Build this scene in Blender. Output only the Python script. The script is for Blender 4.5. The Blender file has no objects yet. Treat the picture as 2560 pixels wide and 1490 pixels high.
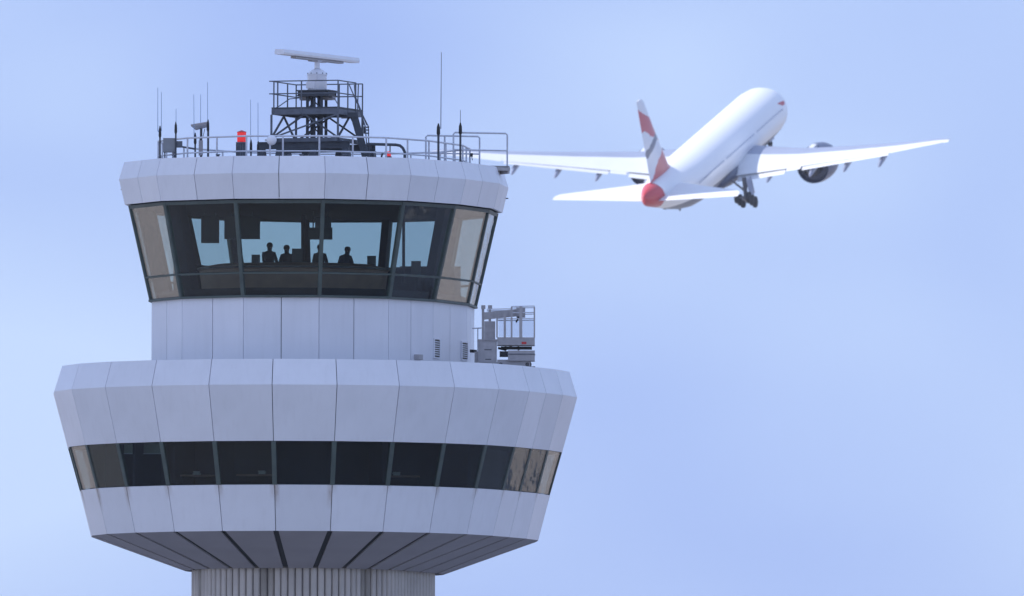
import bpy, bmesh, math, random
from mathutils import Vector, Matrix
random.seed(7)
R = math.radians
sc = bpy.context.scene
col = sc.collection

# ------------------------------------------------------------------ camera
FPX, W_, H_ = 52500.0, 2560.0, 1490.0
PITCH, ROLL = 0.0424, R(0.2)
CAM = Vector((0, -700, 1.7))
fw = Vector((0, math.cos(PITCH), math.sin(PITCH)))
r0 = Vector((1, 0, 0)); u0 = r0.cross(fw)
rt = r0 * math.cos(ROLL) + u0 * math.sin(ROLL)
up = u0 * math.cos(ROLL) - r0 * math.sin(ROLL)
cd = bpy.data.cameras.new('camera'); cam = bpy.data.objects.new('camera', cd); col.objects.link(cam)
cam.matrix_world = Matrix(((rt.x, up.x, -fw.x, CAM.x), (rt.y, up.y, -fw.y, CAM.y), (rt.z, up.z, -fw.z, CAM.z), (0, 0, 0, 1)))
cd.sensor_width = 36.0; cd.lens = 36.0 * FPX / W_
cd.clip_start = 1.0; cd.clip_end = 60000.0
cd.dof.use_dof = True; cd.dof.focus_distance = 697.0; cd.dof.aperture_fstop = 7.5
sc.camera = cam

# ------------------------------------------------------------------ sky and sun
SUN = Vector((-0.74, -0.20, 0.645)).normalized()          # towards the sun
SUN_EL = math.asin(SUN.z); SUN_ROT = math.atan2(SUN.x, SUN.y)
wd = bpy.data.worlds.new('World'); sc.world = wd; wd.use_nodes = True
nt = wd.node_tree; nt.nodes.clear()
def wn(t, **k):
    n = nt.nodes.new(t)
    for a, b in k.items(): setattr(n, a, b)
    return n
out = wn('ShaderNodeOutputWorld'); bg = wn('ShaderNodeBackground')
sky = wn('ShaderNodeTexSky', sky_type='NISHITA', sun_disc=False)
sky.sun_elevation = SUN_EL; sky.sun_rotation = SUN_ROT; sky.dust_density = 1.2
tc = wn('ShaderNodeTexCoord'); mp = wn('ShaderNodeMapping'); mp.inputs['Scale'].default_value = (26, 26, 44)
n1 = wn('ShaderNodeTexNoise'); n1.inputs['Scale'].default_value = 1.0; n1.inputs['Detail'].default_value = 2.0; n1.inputs['Roughness'].default_value = 0.45
mp.inputs['Location'].default_value = (3.1, 0.4, 1.7)
nt.links.new(tc.outputs['Generated'], mp.inputs['Vector']); nt.links.new(mp.outputs[0], n1.inputs['Vector'])
cr = wn('ShaderNodeValToRGB')
cr.color_ramp.elements[0].position = 0.36; cr.color_ramp.elements[0].color = (3.6, 5.1, 9.9, 1)
cr.color_ramp.elements[1].position = 0.64; cr.color_ramp.elements[1].color = (6.1, 7.85, 11.3, 1)
nt.links.new(n1.outputs['Fac'], cr.inputs['Fac'])
mx = wn('ShaderNodeMixRGB'); mx.inputs['Fac'].default_value = 0.9
nt.links.new(sky.outputs[0], mx.inputs[1]); nt.links.new(cr.outputs[0], mx.inputs[2])
nt.links.new(mx.outputs[0], bg.inputs['Color']); bg.inputs['Strength'].default_value = 0.1
nt.links.new(bg.outputs[0], out.inputs['Surface'])
sl = bpy.data.lights.new('sun', 'SUN'); sl.energy = 5.0; sl.angle = R(0.53); sl.color = (1.0, 0.965, 0.92)
so = bpy.data.objects.new('sun', sl); col.objects.link(so); so.rotation_euler = SUN.to_track_quat('Z', 'Y').to_euler()
so.location = (0, -300, 300)
vs = sc.view_settings; vs.view_transform = 'Standard'; vs.look = 'None'; vs.gamma = 1.0; vs.exposure = 0.0; vs.use_curve_mapping = False
sc.render.engine = 'CYCLES'
sc.cycles.transparent_max_bounces = 24; sc.cycles.max_bounces = 8; sc.cycles.use_denoising = True

# ------------------------------------------------------------------ helpers
def at(px, py, Y):
    """the point of the place that lies at depth Y on the line of sight of a photograph pixel"""
    d = fw + rt * ((px - W_ / 2) / FPX) + up * ((H_ / 2 - py) / FPX)
    return CAM + d * ((Y - CAM.y) / d.y)

MATS = {}
def mat(name, c, rough=0.6, metal=0.0, var=0.0, noise=0.0, nscale=3.0, bump=0.0, bscale=20.0, spec=0.5, emit=None, c2=None):
    """procedural paint / metal / concrete: base colour, cloudy dirt, per-object variation, fine relief"""
    if name in MATS: return MATS[name]
    m = bpy.data.materials.new(name); m.use_nodes = True; t = m.node_tree; b = t.nodes['Principled BSDF']
    L = t.links.new
    b.inputs['Roughness'].default_value = rough; b.inputs['Metallic'].default_value = metal
    b.inputs['Specular IOR Level'].default_value = spec
    co = t.nodes.new('ShaderNodeTexCoord')
    nz = t.nodes.new('ShaderNodeTexNoise'); nz.inputs['Scale'].default_value = nscale; nz.inputs['Detail'].default_value = 6
    L(co.outputs['Object'], nz.inputs['Vector'])
    mr = t.nodes.new('ShaderNodeMapRange'); mr.inputs[1].default_value = 0.3; mr.inputs[2].default_value = 0.75
    L(nz.outputs['Fac'], mr.inputs[0])
    mx = t.nodes.new('ShaderNodeMixRGB'); d = c2 or tuple(v * (1 - noise) for v in c)
    mx.inputs[1].default_value = (*c, 1); mx.inputs[2].default_value = (*d, 1); L(mr.outputs[0], mx.inputs[0])
    oi = t.nodes.new('ShaderNodeObjectInfo')
    vr = t.nodes.new('ShaderNodeMapRange'); vr.inputs[3].default_value = 1 - var; vr.inputs[4].default_value = 1 + var
    L(oi.outputs['Random'], vr.inputs[0])
    ml = t.nodes.new('ShaderNodeVectorMath'); ml.operation = 'SCALE'; L(mx.outputs[0], ml.inputs[0]); L(vr.outputs[0], ml.inputs['Scale'])
    L(ml.outputs[0], b.inputs['Base Color'])
    if bump:
        nb = t.nodes.new('ShaderNodeTexNoise'); nb.inputs['Scale'].default_value = bscale; L(co.outputs['Object'], nb.inputs['Vector'])
        bp = t.nodes.new('ShaderNodeBump'); bp.inputs['Strength'].default_value = bump; bp.inputs['Distance'].default_value = 0.02
        L(nb.outputs['Fac'], bp.inputs['Height']); L(bp.outputs[0], b.inputs['Normal'])
    if emit:
        b.inputs['Emission Color'].default_value = (*emit[0], 1); b.inputs['Emission Strength'].default_value = emit[1]
    MATS[name] = m; m['col'] = None
    return m

def glass(name, tint, refl=1.0, wave=0.02, base=0.04):
    m = bpy.data.materials.new(name); m.use_nodes = True; t = m.node_tree; t.nodes.clear(); L = t.links.new
    o = t.nodes.new('ShaderNodeOutputMaterial'); tr = t.nodes.new('ShaderNodeBsdfTransparent'); gl = t.nodes.new('ShaderNodeBsdfGlossy')
    tr.inputs[0].default_value = (*tint, 1); gl.inputs['Roughness'].default_value = 0.0
    lw = t.nodes.new('ShaderNodeLayerWeight'); lw.inputs[0].default_value = 0.5
    pw = t.nodes.new('ShaderNodeMath'); pw.operation = 'POWER'; pw.inputs[1].default_value = 3.3; L(lw.outputs['Facing'], pw.inputs[0])
    ma = t.nodes.new('ShaderNodeMath'); ma.operation = 'MULTIPLY_ADD'; ma.inputs[1].default_value = 0.9 * refl; ma.inputs[2].default_value = base
    L(pw.outputs[0], ma.inputs[0])
    mx = t.nodes.new('ShaderNodeMixShader'); L(ma.outputs[0], mx.inputs[0]); L(tr.outputs[0], mx.inputs[1]); L(gl.outputs[0], mx.inputs[2])
    co = t.nodes.new('ShaderNodeTexCoord'); nb = t.nodes.new('ShaderNodeTexNoise'); nb.inputs['Scale'].default_value = 1.4; nb.inputs['Detail'].default_value = 2
    L(co.outputs['Object'], nb.inputs['Vector'])
    bp = t.nodes.new('ShaderNodeBump'); bp.inputs['Strength'].default_value = wave; bp.inputs['Distance'].default_value = 0.3
    L(nb.outputs['Fac'], bp.inputs['Height']); L(bp.outputs[0], gl.inputs['Normal']); L(mx.outputs[0], o.inputs[0])
    return m

class MB:
    """collects solids, links them as one mesh object"""
    def __init__(s): s.v = []; s.f = []
    def add(s, vs, fs):
        o = len(s.v); s.v += [Vector(v) for v in vs]; s.f += [tuple(i + o for i in f) for f in fs]; return s
    def hexa(s, b, t):   # bottom 4, top 4 (same order)
        return s.add(list(b) + list(t), [(3, 2, 1, 0), (4, 5, 6, 7), (0, 1, 5, 4), (1, 2, 6, 5), (2, 3, 7, 6), (3, 0, 4, 7)])
    def box(s, c, sz, rot=None):
        c = Vector(c); x, y, z = [k / 2 for k in sz]; M = rot or Matrix.Identity(3)
        p = [c + M @ Vector(q) for q in ((-x, -y, -z), (x, -y, -z), (x, y, -z), (-x, y, -z), (-x, -y, z), (x, -y, z), (x, y, z), (-x, y, z))]
        return s.hexa(p[:4], p[4:])
    def bar(s, a, b, w, h=None):   # square bar between two points
        a, b = Vector(a), Vector(b); d = (b - a).normalized(); h = h or w
        x = d.cross(Vector((0, 0, 1))); x = x.normalized() if x.length > 1e-4 else Vector((1, 0, 0)); y = x.cross(d)
        q = [x * (i * w / 2) + y * (j * h / 2) for i, j in ((-1, -1), (1, -1), (1, 1), (-1, 1))]
        return s.hexa([a + k for k in q], [b + k for k in q])
    def tube(s, pts, rad, n=8, cap=True):
        pts = [Vector(p) for p in pts]; rr = rad if isinstance(rad, (list, tuple)) else [rad] * len(pts)
        rings = []; x = None
        for i, p in enumerate(pts):
            d = (pts[min(i + 1, len(pts) - 1)] - pts[max(i - 1, 0)]).normalized()
            if x is None:
                x = d.cross(Vector((0, 0, 1))); x = x.normalized() if x.length > 1e-3 else Vector((1, 0, 0))
            x = (x - d * x.dot(d)).normalized(); y = d.cross(x)
            rings.append([p + (x * math.cos(2 * math.pi * k / n) + y * math.sin(2 * math.pi * k / n)) * rr[i] for k in range(n)])
        return s.loft(rings, cap)
    def loft(s, rings, cap=True):
        n = len(rings[0]); vs = [v for r in rings for v in r]; fs = []
        for i in range(len(rings) - 1):
            for k in range(n):
                fs.append((i * n + k, i * n + (k + 1) % n, (i + 1) * n + (k + 1) % n, (i + 1) * n + k))
        if cap: fs += [tuple(range(n))[::-1], tuple((len(rings) - 1) * n + k for k in range(n))]
        return s.add(vs, fs)
    def lathe(s, c, prof, axis=(0, 0, 1), n=20):
        c = Vector(c); a = Vector(axis).normalized(); x = a.cross(Vector((0.3, 0.9, 0.1))).normalized(); y = a.cross(x)
        return s.loft([[c + a * h + (x * math.cos(2 * math.pi * k / n) + y * math.sin(2 * math.pi * k / n)) * max(r, 1e-3) for k in range(n)] for r, h in prof])
    def build(s, name, m, parent=None, smooth=False, org=None):
        if org is None: org = ORG.get(parent.name, Vector()) if parent else Vector()
        me = bpy.data.meshes.new(name); me.from_pydata([tuple(v - org) for v in s.v], [], s.f); me.update()
        bm = bmesh.new(); bm.from_mesh(me); bmesh.ops.recalc_face_normals(bm, faces=bm.faces); bm.to_mesh(me); bm.free()
        me.materials.append(m)
        if smooth:
            for p in me.polygons: p.use_smooth = True
            try: me.set_sharp_from_angle(angle=R(38))
            except Exception: pass
        o = bpy.data.objects.new(name, me); col.objects.link(o)
        if parent: o.parent = parent; ORG[o.name] = ORG.get(parent.name, Vector())
        else: ORG[o.name] = Vector()
        return o
ORG = {}
def thing(name, loc, label, cat, group=None):
    o = bpy.data.objects.new(name, None); col.objects.link(o); o.location = loc; o.empty_display_size = 0.3
    ORG[o.name] = Vector(loc); o['label'] = label; o['category'] = cat
    if group: o['group'] = group
    return o
def inst(src, name, parent, rz, loc):
    o = bpy.data.objects.new(name, src); col.objects.link(o); o.parent = parent
    o.rotation_euler = (0, 0, rz); o.location = loc; return o
def mesh(name, mb, m, smooth=False):
    me = bpy.data.meshes.new(name); me.from_pydata([tuple(v) for v in mb.v], [], mb.f); me.update()
    bm = bmesh.new(); bm.from_mesh(me); bmesh.ops.recalc_face_normals(bm, faces=bm.faces); bm.to_mesh(me); bm.free()
    me.materials.append(m)
    if smooth:
        for p in me.polygons: p.use_smooth = True
    return me

# ------------------------------------------------------------------ materials
PANEL = mat('panel_white', (0.795, 0.795, 0.85), 0.42, var=0.05, noise=0.07, nscale=0.9)
JOINT = mat('joint_sealant', (0.03, 0.032, 0.035), 0.9)
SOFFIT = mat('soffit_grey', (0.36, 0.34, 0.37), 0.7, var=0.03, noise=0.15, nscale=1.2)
FRAME = mat('frame_green_grey', (0.07, 0.098, 0.09), 0.55, noise=0.3)
CONC = mat('concrete', (0.62, 0.57, 0.53), 0.9, var=0.06, c2=(0.52, 0.48, 0.45), nscale=1.3, bump=0.3, bscale=30)
ROOFM = mat('roof_membrane', (0.33, 0.33, 0.34), 0.9, noise=0.3)
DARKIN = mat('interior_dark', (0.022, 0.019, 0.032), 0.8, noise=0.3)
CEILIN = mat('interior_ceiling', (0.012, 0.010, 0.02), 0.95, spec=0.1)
WOOD = mat('console_brown', (0.34, 0.21, 0.16), 0.6, noise=0.3, nscale=2)
STEEL = mat('dark_steel', (0.055, 0.065, 0.085), 0.55, var=0.1, noise=0.35, nscale=6)
STEEL2 = mat('slate_steel', (0.13, 0.145, 0.18), 0.55, noise=0.3, nscale=6)
GALV = mat('rail_grey', (0.64, 0.65, 0.72), 0.45, var=0.04, noise=0.2, nscale=8)
WHITE = mat('white_enamel', (0.80, 0.80, 0.86), 0.35, noise=0.06)
GREYBOX = mat('cabinet_grey', (0.27, 0.28, 0.30), 0.5, noise=0.2)
BEIGE = mat('cradle_beige', (0.46, 0.43, 0.44), 0.6, var=0.05, noise=0.2, nscale=6)
BLACK = mat('black_rubber', (0.02, 0.02, 0.022), 0.8)
RED = mat('red_lens', (0.85, 0.03, 0.02), 0.25, emit=((1.0, 0.03, 0.03), 0.4))
REDP = mat('red_paint', (0.55, 0.03, 0.03), 0.5)
WHIP = mat('fibreglass_blue', (0.30, 0.42, 0.62), 0.5)
CLOTH = [mat('cloth_%d' % i, c, 0.9) for i, c in enumerate(((0.05, 0.05, 0.07), (0.03, 0.035, 0.05), (0.06, 0.055, 0.05), (0.04, 0.05, 0.07)))]
SKIN = mat('skin', (0.35, 0.22, 0.16), 0.6); HAIR = mat('hair', (0.02, 0.015, 0.012), 0.7)
SCREEN = mat('screen_black', (0.015, 0.016, 0.02), 0.3)
CABGL = glass('cab_glass', (0.79, 0.85, 0.835), 1.0, 0.06, 0.012)
BANDGL = glass('gallery_glass', (0.62, 0.68, 0.68), 0.7, 0.06, 0.012)

def streaked(m):
    """faint vertical rain streaks on the cladding"""
    t = m.node_tree; L = t.links.new; b = t.nodes['Principled BSDF']; src = b.inputs['Base Color'].links[0].from_socket
    co = t.nodes.new('ShaderNodeTexCoord'); mp = t.nodes.new('ShaderNodeMapping'); mp.inputs['Scale'].default_value = (7, 7, 0.35)
    oi = t.nodes.new('ShaderNodeObjectInfo'); ad = t.nodes.new('ShaderNodeVectorMath'); ad.operation = 'ADD'; cb = t.nodes.new('ShaderNodeCombineXYZ')
    mu = t.nodes.new('ShaderNodeMath'); mu.operation = 'MULTIPLY'; mu.inputs[1].default_value = 90; L(oi.outputs['Random'], mu.inputs[0]); L(mu.outputs[0], cb.inputs[0])
    L(co.outputs['Object'], mp.inputs[0]); L(mp.outputs[0], ad.inputs[0]); L(cb.outputs[0], ad.inputs[1])
    nz = t.nodes.new('ShaderNodeTexNoise'); nz.inputs['Scale'].default_value = 1.0; nz.inputs['Detail'].default_value = 5; L(ad.outputs[0], nz.inputs['Vector'])
    mr = t.nodes.new('ShaderNodeMapRange'); mr.inputs[1].default_value = .5; mr.inputs[2].default_value = .8; mr.inputs[4].default_value = .09; L(nz.outputs['Fac'], mr.inputs[0])
    mx = t.nodes.new('ShaderNodeMixRGB'); L(mr.outputs[0], mx.inputs[0]); L(src, mx.inputs[1]); mx.inputs[2].default_value = (0.36, 0.34, 0.33, 1); L(mx.outputs[0], b.inputs['Base Color'])
streaked(PANEL)
def stained():
    """lower wall panels: white paint with brown run-off streaks below the window mullions"""
    m = PANEL.copy(); m.name = 'panel_white_stained'; t = m.node_tree; L = t.links.new; b = t.nodes['Principled BSDF']
    src = b.inputs['Base Color'].links[0].from_socket
    uv = t.nodes.new('ShaderNodeUVMap'); sx = t.nodes.new('ShaderNodeSeparateXYZ'); L(uv.outputs[0], sx.inputs[0])
    def M(op, a, bb):
        n = t.nodes.new('ShaderNodeMath'); n.operation = op; n.use_clamp = False
        for i, q in enumerate((a, bb)):
            if isinstance(q, (int, float)): n.inputs[i].default_value = q
            else: L(q, n.inputs[i])
        return n.outputs[0]
    e = M('ABSOLUTE', M('SUBTRACT', sx.outputs[0], 0.5), 0)            # 0 centre .. 0.5 edge
    e = M('MULTIPLY', M('SUBTRACT', e, 0.40), 10.0)
    e = M('MAXIMUM', M('MINIMUM', e, 1.0), 0.0)
    oi = t.nodes.new('ShaderNodeObjectInfo')
    fall = M('MULTIPLY', M('SUBTRACT', sx.outputs[1], M('ADD', 0.45, M('MULTIPLY', oi.outputs['Random'], 0.4))), 2.6)
    fall = M('MAXIMUM', M('MINIMUM', fall, 1.0), 0.0)
    co = t.nodes.new('ShaderNodeTexCoord'); mp = t.nodes.new('ShaderNodeMapping'); mp.inputs['Scale'].default_value = (14, 14, 1.2)
    L(co.outputs['Object'], mp.inputs[0]); nz = t.nodes.new('ShaderNodeTexNoise'); nz.inputs['Scale'].default_value = 1.0; L(mp.outputs[0], nz.inputs['Vector'])
    f = M('MULTIPLY', M('MULTIPLY', e, fall), M('MULTIPLY', nz.outputs['Fac'], 1.35))
    mx = t.nodes.new('ShaderNodeMixRGB'); L(f, mx.inputs[0]); L(src, mx.inputs[1]); mx.inputs[2].default_value = (0.30, 0.20, 0.14, 1)
    L(mx.outputs[0], b.inputs['Base Color'])
    return m
STAINED = stained()

# ------------------------------------------------------------------ ground and surroundings
def ground_mat():
    m = bpy.data.materials.new('airfield_ground'); m.use_nodes = True; t = m.node_tree; b = t.nodes['Principled BSDF']; L = t.links.new
    co = t.nodes.new('ShaderNodeTexCoord')
    n = t.nodes.new('ShaderNodeTexNoise'); n.inputs['Scale'].default_value = 0.006; n.inputs['Detail'].default_value = 8; L(co.outputs['Object'], n.inputs[0])
    r = t.nodes.new('ShaderNodeValToRGB'); e = r.color_ramp.elements
    e[0].position = 0.42; e[0].color = (0.36, 0.335, 0.34, 1); e[1].position = 0.62; e[1].color = (0.24, 0.225, 0.19, 1)
    L(n.outputs['Fac'], r.inputs[0]); L(r.outputs[0], b.inputs['Base Color']); b.inputs['Roughness'].default_value = 0.95
    return m
g = MB(); S = 30000
g.add([(-S, -S, 0), (S, -S, 0), (S, S, 0), (-S, S, 0)], [(0, 1, 2, 3)])
go = g.build('ground', ground_mat()); go['kind'] = 'structure'

g = MB(); g.add([(-700, 90, .004), (-60, 90, .004), (-60, 140, .004), (-700, 140, .004)], [(0, 1, 2, 3)])
go = g.build('grass', mat('grass_green', (0.055, 0.07, 0.028), .95, noise=.4, nscale=.05)); go['kind'] = 'structure'
REFTAN = mat('reflect_tan', (0.56, 0.46, 0.40), .95, c2=(0.42, 0.36, 0.32), nscale=.03)  # unseen tan ground sheets, added to warm the reflections in the panes
for x0, x1, y0, y1 in ((50, 900, 120, 800), (-900, -60, 141, 800)):
    g = MB(); g.add([(x0, y0, .004), (x1, y0, .004), (x1, y1, .004), (x0, y1, .004)], [(0, 1, 2, 3)]); go = g.build('reflect_ground', REFTAN); go['kind'] = 'structure'
# ------------------------------------------------------------------ tower plan: a 12/24-sided ring stretched by V
PPM = 75.0
VLEN = 3.2; VANG = R(69.5)
V = Vector((math.cos(VANG), math.sin(VANG), 0)) * VLEN
def cxw(px): return (px - 1280.0) / PPM
BX, DX, CX = cxw(746.5), cxw(740.5), cxw(741.5)           # axis of bowl, drum, cab
T0 = Vector((cxw(743), 0, 0))
def zfront(py, Rm, px=700):                                # height of a ring whose front stands at pixel row py
    return at(px, py, -Rm * 0.99).z
def ring(n, Rm, z, cx, grow=0.0):
    pts = []; st = 360.0 / n
    for k in range(n):
        a = 69.5 + k * st; ph = R(a); p = Vector((cx + Rm * math.sin(ph), -Rm * math.cos(ph), z))
        if k == 0: pts += [p, p + V]
        elif a < 249.4: pts.append(p + V)
        elif abs(a - 249.5) < 0.1: pts += [p + V, p]
        else: pts.append(p)
    return pts
def edges(n):                                              # (normal angle, apothem factor, t0 factor, t1, shift) of every facet
    st = 360.0 / n; res = []
    for k in range(n):
        a = 69.5 + (k + 0.5) * st
        res.append((a, 'n', V if a < 249.5 else Vector()))
    return res
def panel(m, name, n, rz0, rz1, half, gap, th, kind='n', uv=False, inset=0.0, zgap=0.0):
    """slab between (R,z) low and (R,z) high on one facet; half: None whole facet, 0 left half, 1 right half; kind n regular, s straight insert"""
    hwf, apf = math.sin(math.pi / n), math.cos(math.pi / n)
    (Ra, za), (Rb, zb) = rz0, rz1
    def span(Rm):
        if kind == 'n': lo, hi, ap = -Rm * hwf, Rm * hwf, Rm * apf
        elif kind == 's': lo, hi, ap = 0.0, VLEN, Rm
        else: lo, hi, ap = -VLEN, 0.0, Rm
        mid = (lo + hi) / 2
        if half == 0: hi = mid
        if half == 1: lo = mid
        return lo + gap / 2, hi - gap / 2, ap
    a0, a1, aa = span(Ra); b0, b1, bb = span(Rb)
    dn = Vector((0, -(zb - za), -(aa - bb) * -1)) if False else None
    dir_ = Vector((0, -(bb - aa), zb - za)).normalized()   # up the slope, local y = -outward
    za2, zb2 = dir_ * zgap, dir_ * zgap
    nrm = Vector((1, 0, 0)).cross(dir_); nrm = nrm if nrm.y < 0 else -nrm     # outward
    o = [Vector((a0, -aa, za)) + za2, Vector((a1, -aa, za)) + za2, Vector((b1, -bb, zb)) - zb2, Vector((b0, -bb, zb)) - zb2]
    o = [p - nrm * inset for p in o]; i = [p - nrm * th for p in o]
    mb = MB(); mb.hexa(o, i); me = mesh(name, mb, m)
    if uv:
        l = me.uv_layers.new(name='UVMap'); z0, z1 = za, zb
        for lp in me.loops:
            v = me.vertices[lp.vertex_index].co; f = (v.z - z0) / (z1 - z0); w = (a1 - a0) * (1 - f) + (b1 - b0) * f; s = a0 * (1 - f) + b0 * f
            l.data[lp.index].uv = ((v.x - s) / w, f)
    return me
def clad(name, m, n, lo, hi, parent, cx, halves, gap=0.028, th=0.05, uv=False, inset=0.0, zgap=0.0, skip=()):
    """a whole ring of panels, one object each"""
    meshes = {}
    def get(kind, h):
        if (kind, h) not in meshes: meshes[(kind, h)] = panel(m, name, n, lo, hi, h, gap, th, kind, uv, inset, zgap)
        return meshes[(kind, h)]
    off = Vector((cx - T0.x, 0, 0)); objs = []
    for a, k, sh in edges(n):
        for h in ((0, 1) if halves else (None,)):
            o = inst(get('n', h), name, parent, R(a), off + sh); objs.append((a % 360, h, o))
    ins = (0, 1) if (halves or n == 24) else (None,)
    for h in ins:
        objs.append((69.5, h, inst(get('s', h), name, parent, R(69.5), off)))
        objs.append((249.5, h, inst(get('b', h), name, parent, R(249.5), off)))
    return objs
def core(name, n, prof, m, parent, cx, cap=True):
    mb = MB(); mb.loft([ring(n, r, z, cx) for r, z in prof], cap); return mb.build(name, m, parent)

# heights / radii measured from the photograph
def rr(px): return px / PPM
LV = {k: (rr(p), zfront(y, rr(p))) for k, (p, y) in dict(
    soffit_in=(283, 1420), rim=(520, 1327), win_lo=(549, 1212), win_hi=(579.5, 1102), crease=(617, 961), top=(597, 897),
    drum_lo=(366, 912), drum_hi=(366, 743), sill=(372, 738), cab_hi=(426, 499), cor_lo=(436, 496), cor_cr=(451, 432), cor_hi=(438, 389)).items()}
LV['drum_lo'] = (rr(366), LV['top'][1] - 0.02)
tower = thing('control_tower', T0, 'white panelled airport control tower with dark window band and outward leaning glass cab', 'control tower')

# --- shaft, lobed and ribbed
zs = LV['soffit_in'][1]
RS = rr(262)
def shaft_pt(phi_deg, z, dr=0.0):
    u = ((phi_deg - 15 + 30) % 60 - 30) / 30.0             # -1..1 inside a lobe, cusps at -45, 15, 75
    u = ((phi_deg + 15) % 60 - 30) / 30.0
    r = RS * (1.0 - 0.075 * u * u) + dr; ph = R(phi_deg)
    p = Vector((T0.x + r * math.sin(ph), -r * math.cos(ph), z))
    if 69.5 < phi_deg % 360 < 249.5: p += V
    return p
NS = 360
def shaft_ring(z, dr): return [shaft_pt(69.5 + 0.01 + k * 360.0 / NS, z, dr) for k in range(NS)]
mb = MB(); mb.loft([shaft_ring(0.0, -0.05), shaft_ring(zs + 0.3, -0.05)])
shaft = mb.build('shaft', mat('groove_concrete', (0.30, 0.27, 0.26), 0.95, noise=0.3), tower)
CUSPC = mat('darker_concrete', (0.44, 0.40, 0.36), 0.95, var=.12, noise=.35, nscale=1.5)  # darker concrete for the ribs beside the lobe cusps
def rib(p0, p1, m=None):
    d = (p1 - p0); d.z = 0; L_ = d.length; d.normalize(); nrm = Vector((d.y, -d.x, 0))
    a = p0 + d * L_ * 0.10; b = p1 - d * L_ * 0.10; mb = MB(); h0, h1 = 0.0, zs + 0.02
    o = [a - nrm * 0.06, a + nrm * 0.012, a + d * 0.035 + nrm * 0.05, b - d * 0.035 + nrm * 0.05, b + nrm * 0.012, b - nrm * 0.06]
    mb.loft([[q + Vector((0, 0, h)) for q in o] for h in (h0, h1)]); mb.build('rib', m or CONC, shaft, smooth=False)
ribs = [69.5 + 0.02 + k * (179.96 / 44) for k in range(45)]
for half in (0, 180):
    for k in range(44):
        a, b = ribs[k] + half, ribs[k + 1] + half
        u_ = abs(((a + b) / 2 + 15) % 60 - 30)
        rib(shaft_pt(a, 0), shaft_pt(b, 0), CUSPC if u_ > 26.5 else None)
for base, sgn in ((69.49, 0), (249.51, 0)):                # the straight stretch
    p = shaft_pt(base, 0); q = p + V
    if base > 100: p, q = p + V, p
    for k in range(11): rib(p.lerp(q, k / 11), p.lerp(q, (k + 1) / 11))

# --- lower bowl
def shrink(k, d, dz=0.0): r, z = LV[k]; return (r - d, z + dz)
gallery = core('lower_gallery', 24, [shrink('soffit_in', 0.3, 0.06), shrink('soffit_in', 0.05, 0.06), shrink('rim', 0.12, 0.06), shrink('win_lo', 0.075, -0.03)], JOINT, tower, BX)
core('upper_wall_backing', 24, [shrink('win_hi', 0.075, 0.03), shrink('crease', 0.09), shrink('top', 0.09, -0.03), (LV['top'][0] - 0.35, LV['top'][1] - 0.03)], JOINT, tower, BX)
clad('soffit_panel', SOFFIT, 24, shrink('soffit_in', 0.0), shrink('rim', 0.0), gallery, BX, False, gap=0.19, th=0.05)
clad('wall_panel', STAINED, 24, LV['rim'], LV['win_lo'], gallery, BX, False, uv=True)
clad('wall_panel', PANEL, 24, LV['win_hi'], LV['crease'], gallery, BX, False)
clad('cornice_panel', PANEL, 24, LV['crease'], LV['top'], gallery, BX, False)
# windows of the bowl
clad('window_pane', BANDGL, 24, LV['win_lo'], LV['win_hi'], gallery, BX, False, gap=0.06, th=0.02, inset=0.03, zgap=0.02)
def mullion_ring(n, lo, hi, wdt, dep, parent, cx, m, name='mullion', out_=0.0):
    pts0, pts1 = ring(n, lo[0] + out_, lo[1], cx), ring(n, hi[0] + out_, hi[1], cx)
    k = len(pts0); c0 = sum(pts0, Vector()) / k
    res = []
    for i, (a, b) in enumerate(zip(pts0, pts1)):
        t = (pts0[(i + 1) % k] - pts0[i - 1]); t.z = 0; t.normalize(); nn = Vector((t.y, -t.x, 0))
        mb = MB(); q = [t * (-wdt / 2), t * (wdt / 2), t * (wdt / 2) - nn * dep, t * (-wdt / 2) - nn * dep]
        mb.hexa([a + e for e in q], [b + e for e in q]); res.append(mb.build(name, m, parent))
    if n == 24:                                            # middle mullion of the straight stretch
        for i in (0, 13):
            t = (pts0[i + 1] - pts0[i]).normalized(); nn = Vector((t.y, -t.x, 0)); a = (pts0[i] + pts0[i + 1]) / 2; b = (pts1[i] + pts1[i + 1]) / 2
            q = [t * (-wdt / 2), t * (wdt / 2), t * (wdt / 2) - nn * dep, t * (-wdt / 2) - nn * dep]
            mb = MB(); mb.hexa([a + e for e in q], [b + e for e in q]); res.append(mb.build(name, m, parent))
    return res
mullion_ring(24, LV['win_lo'], LV['win_hi'], 0.15, 0.14, gallery, BX, FRAME, out_=-0.012)
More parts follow.
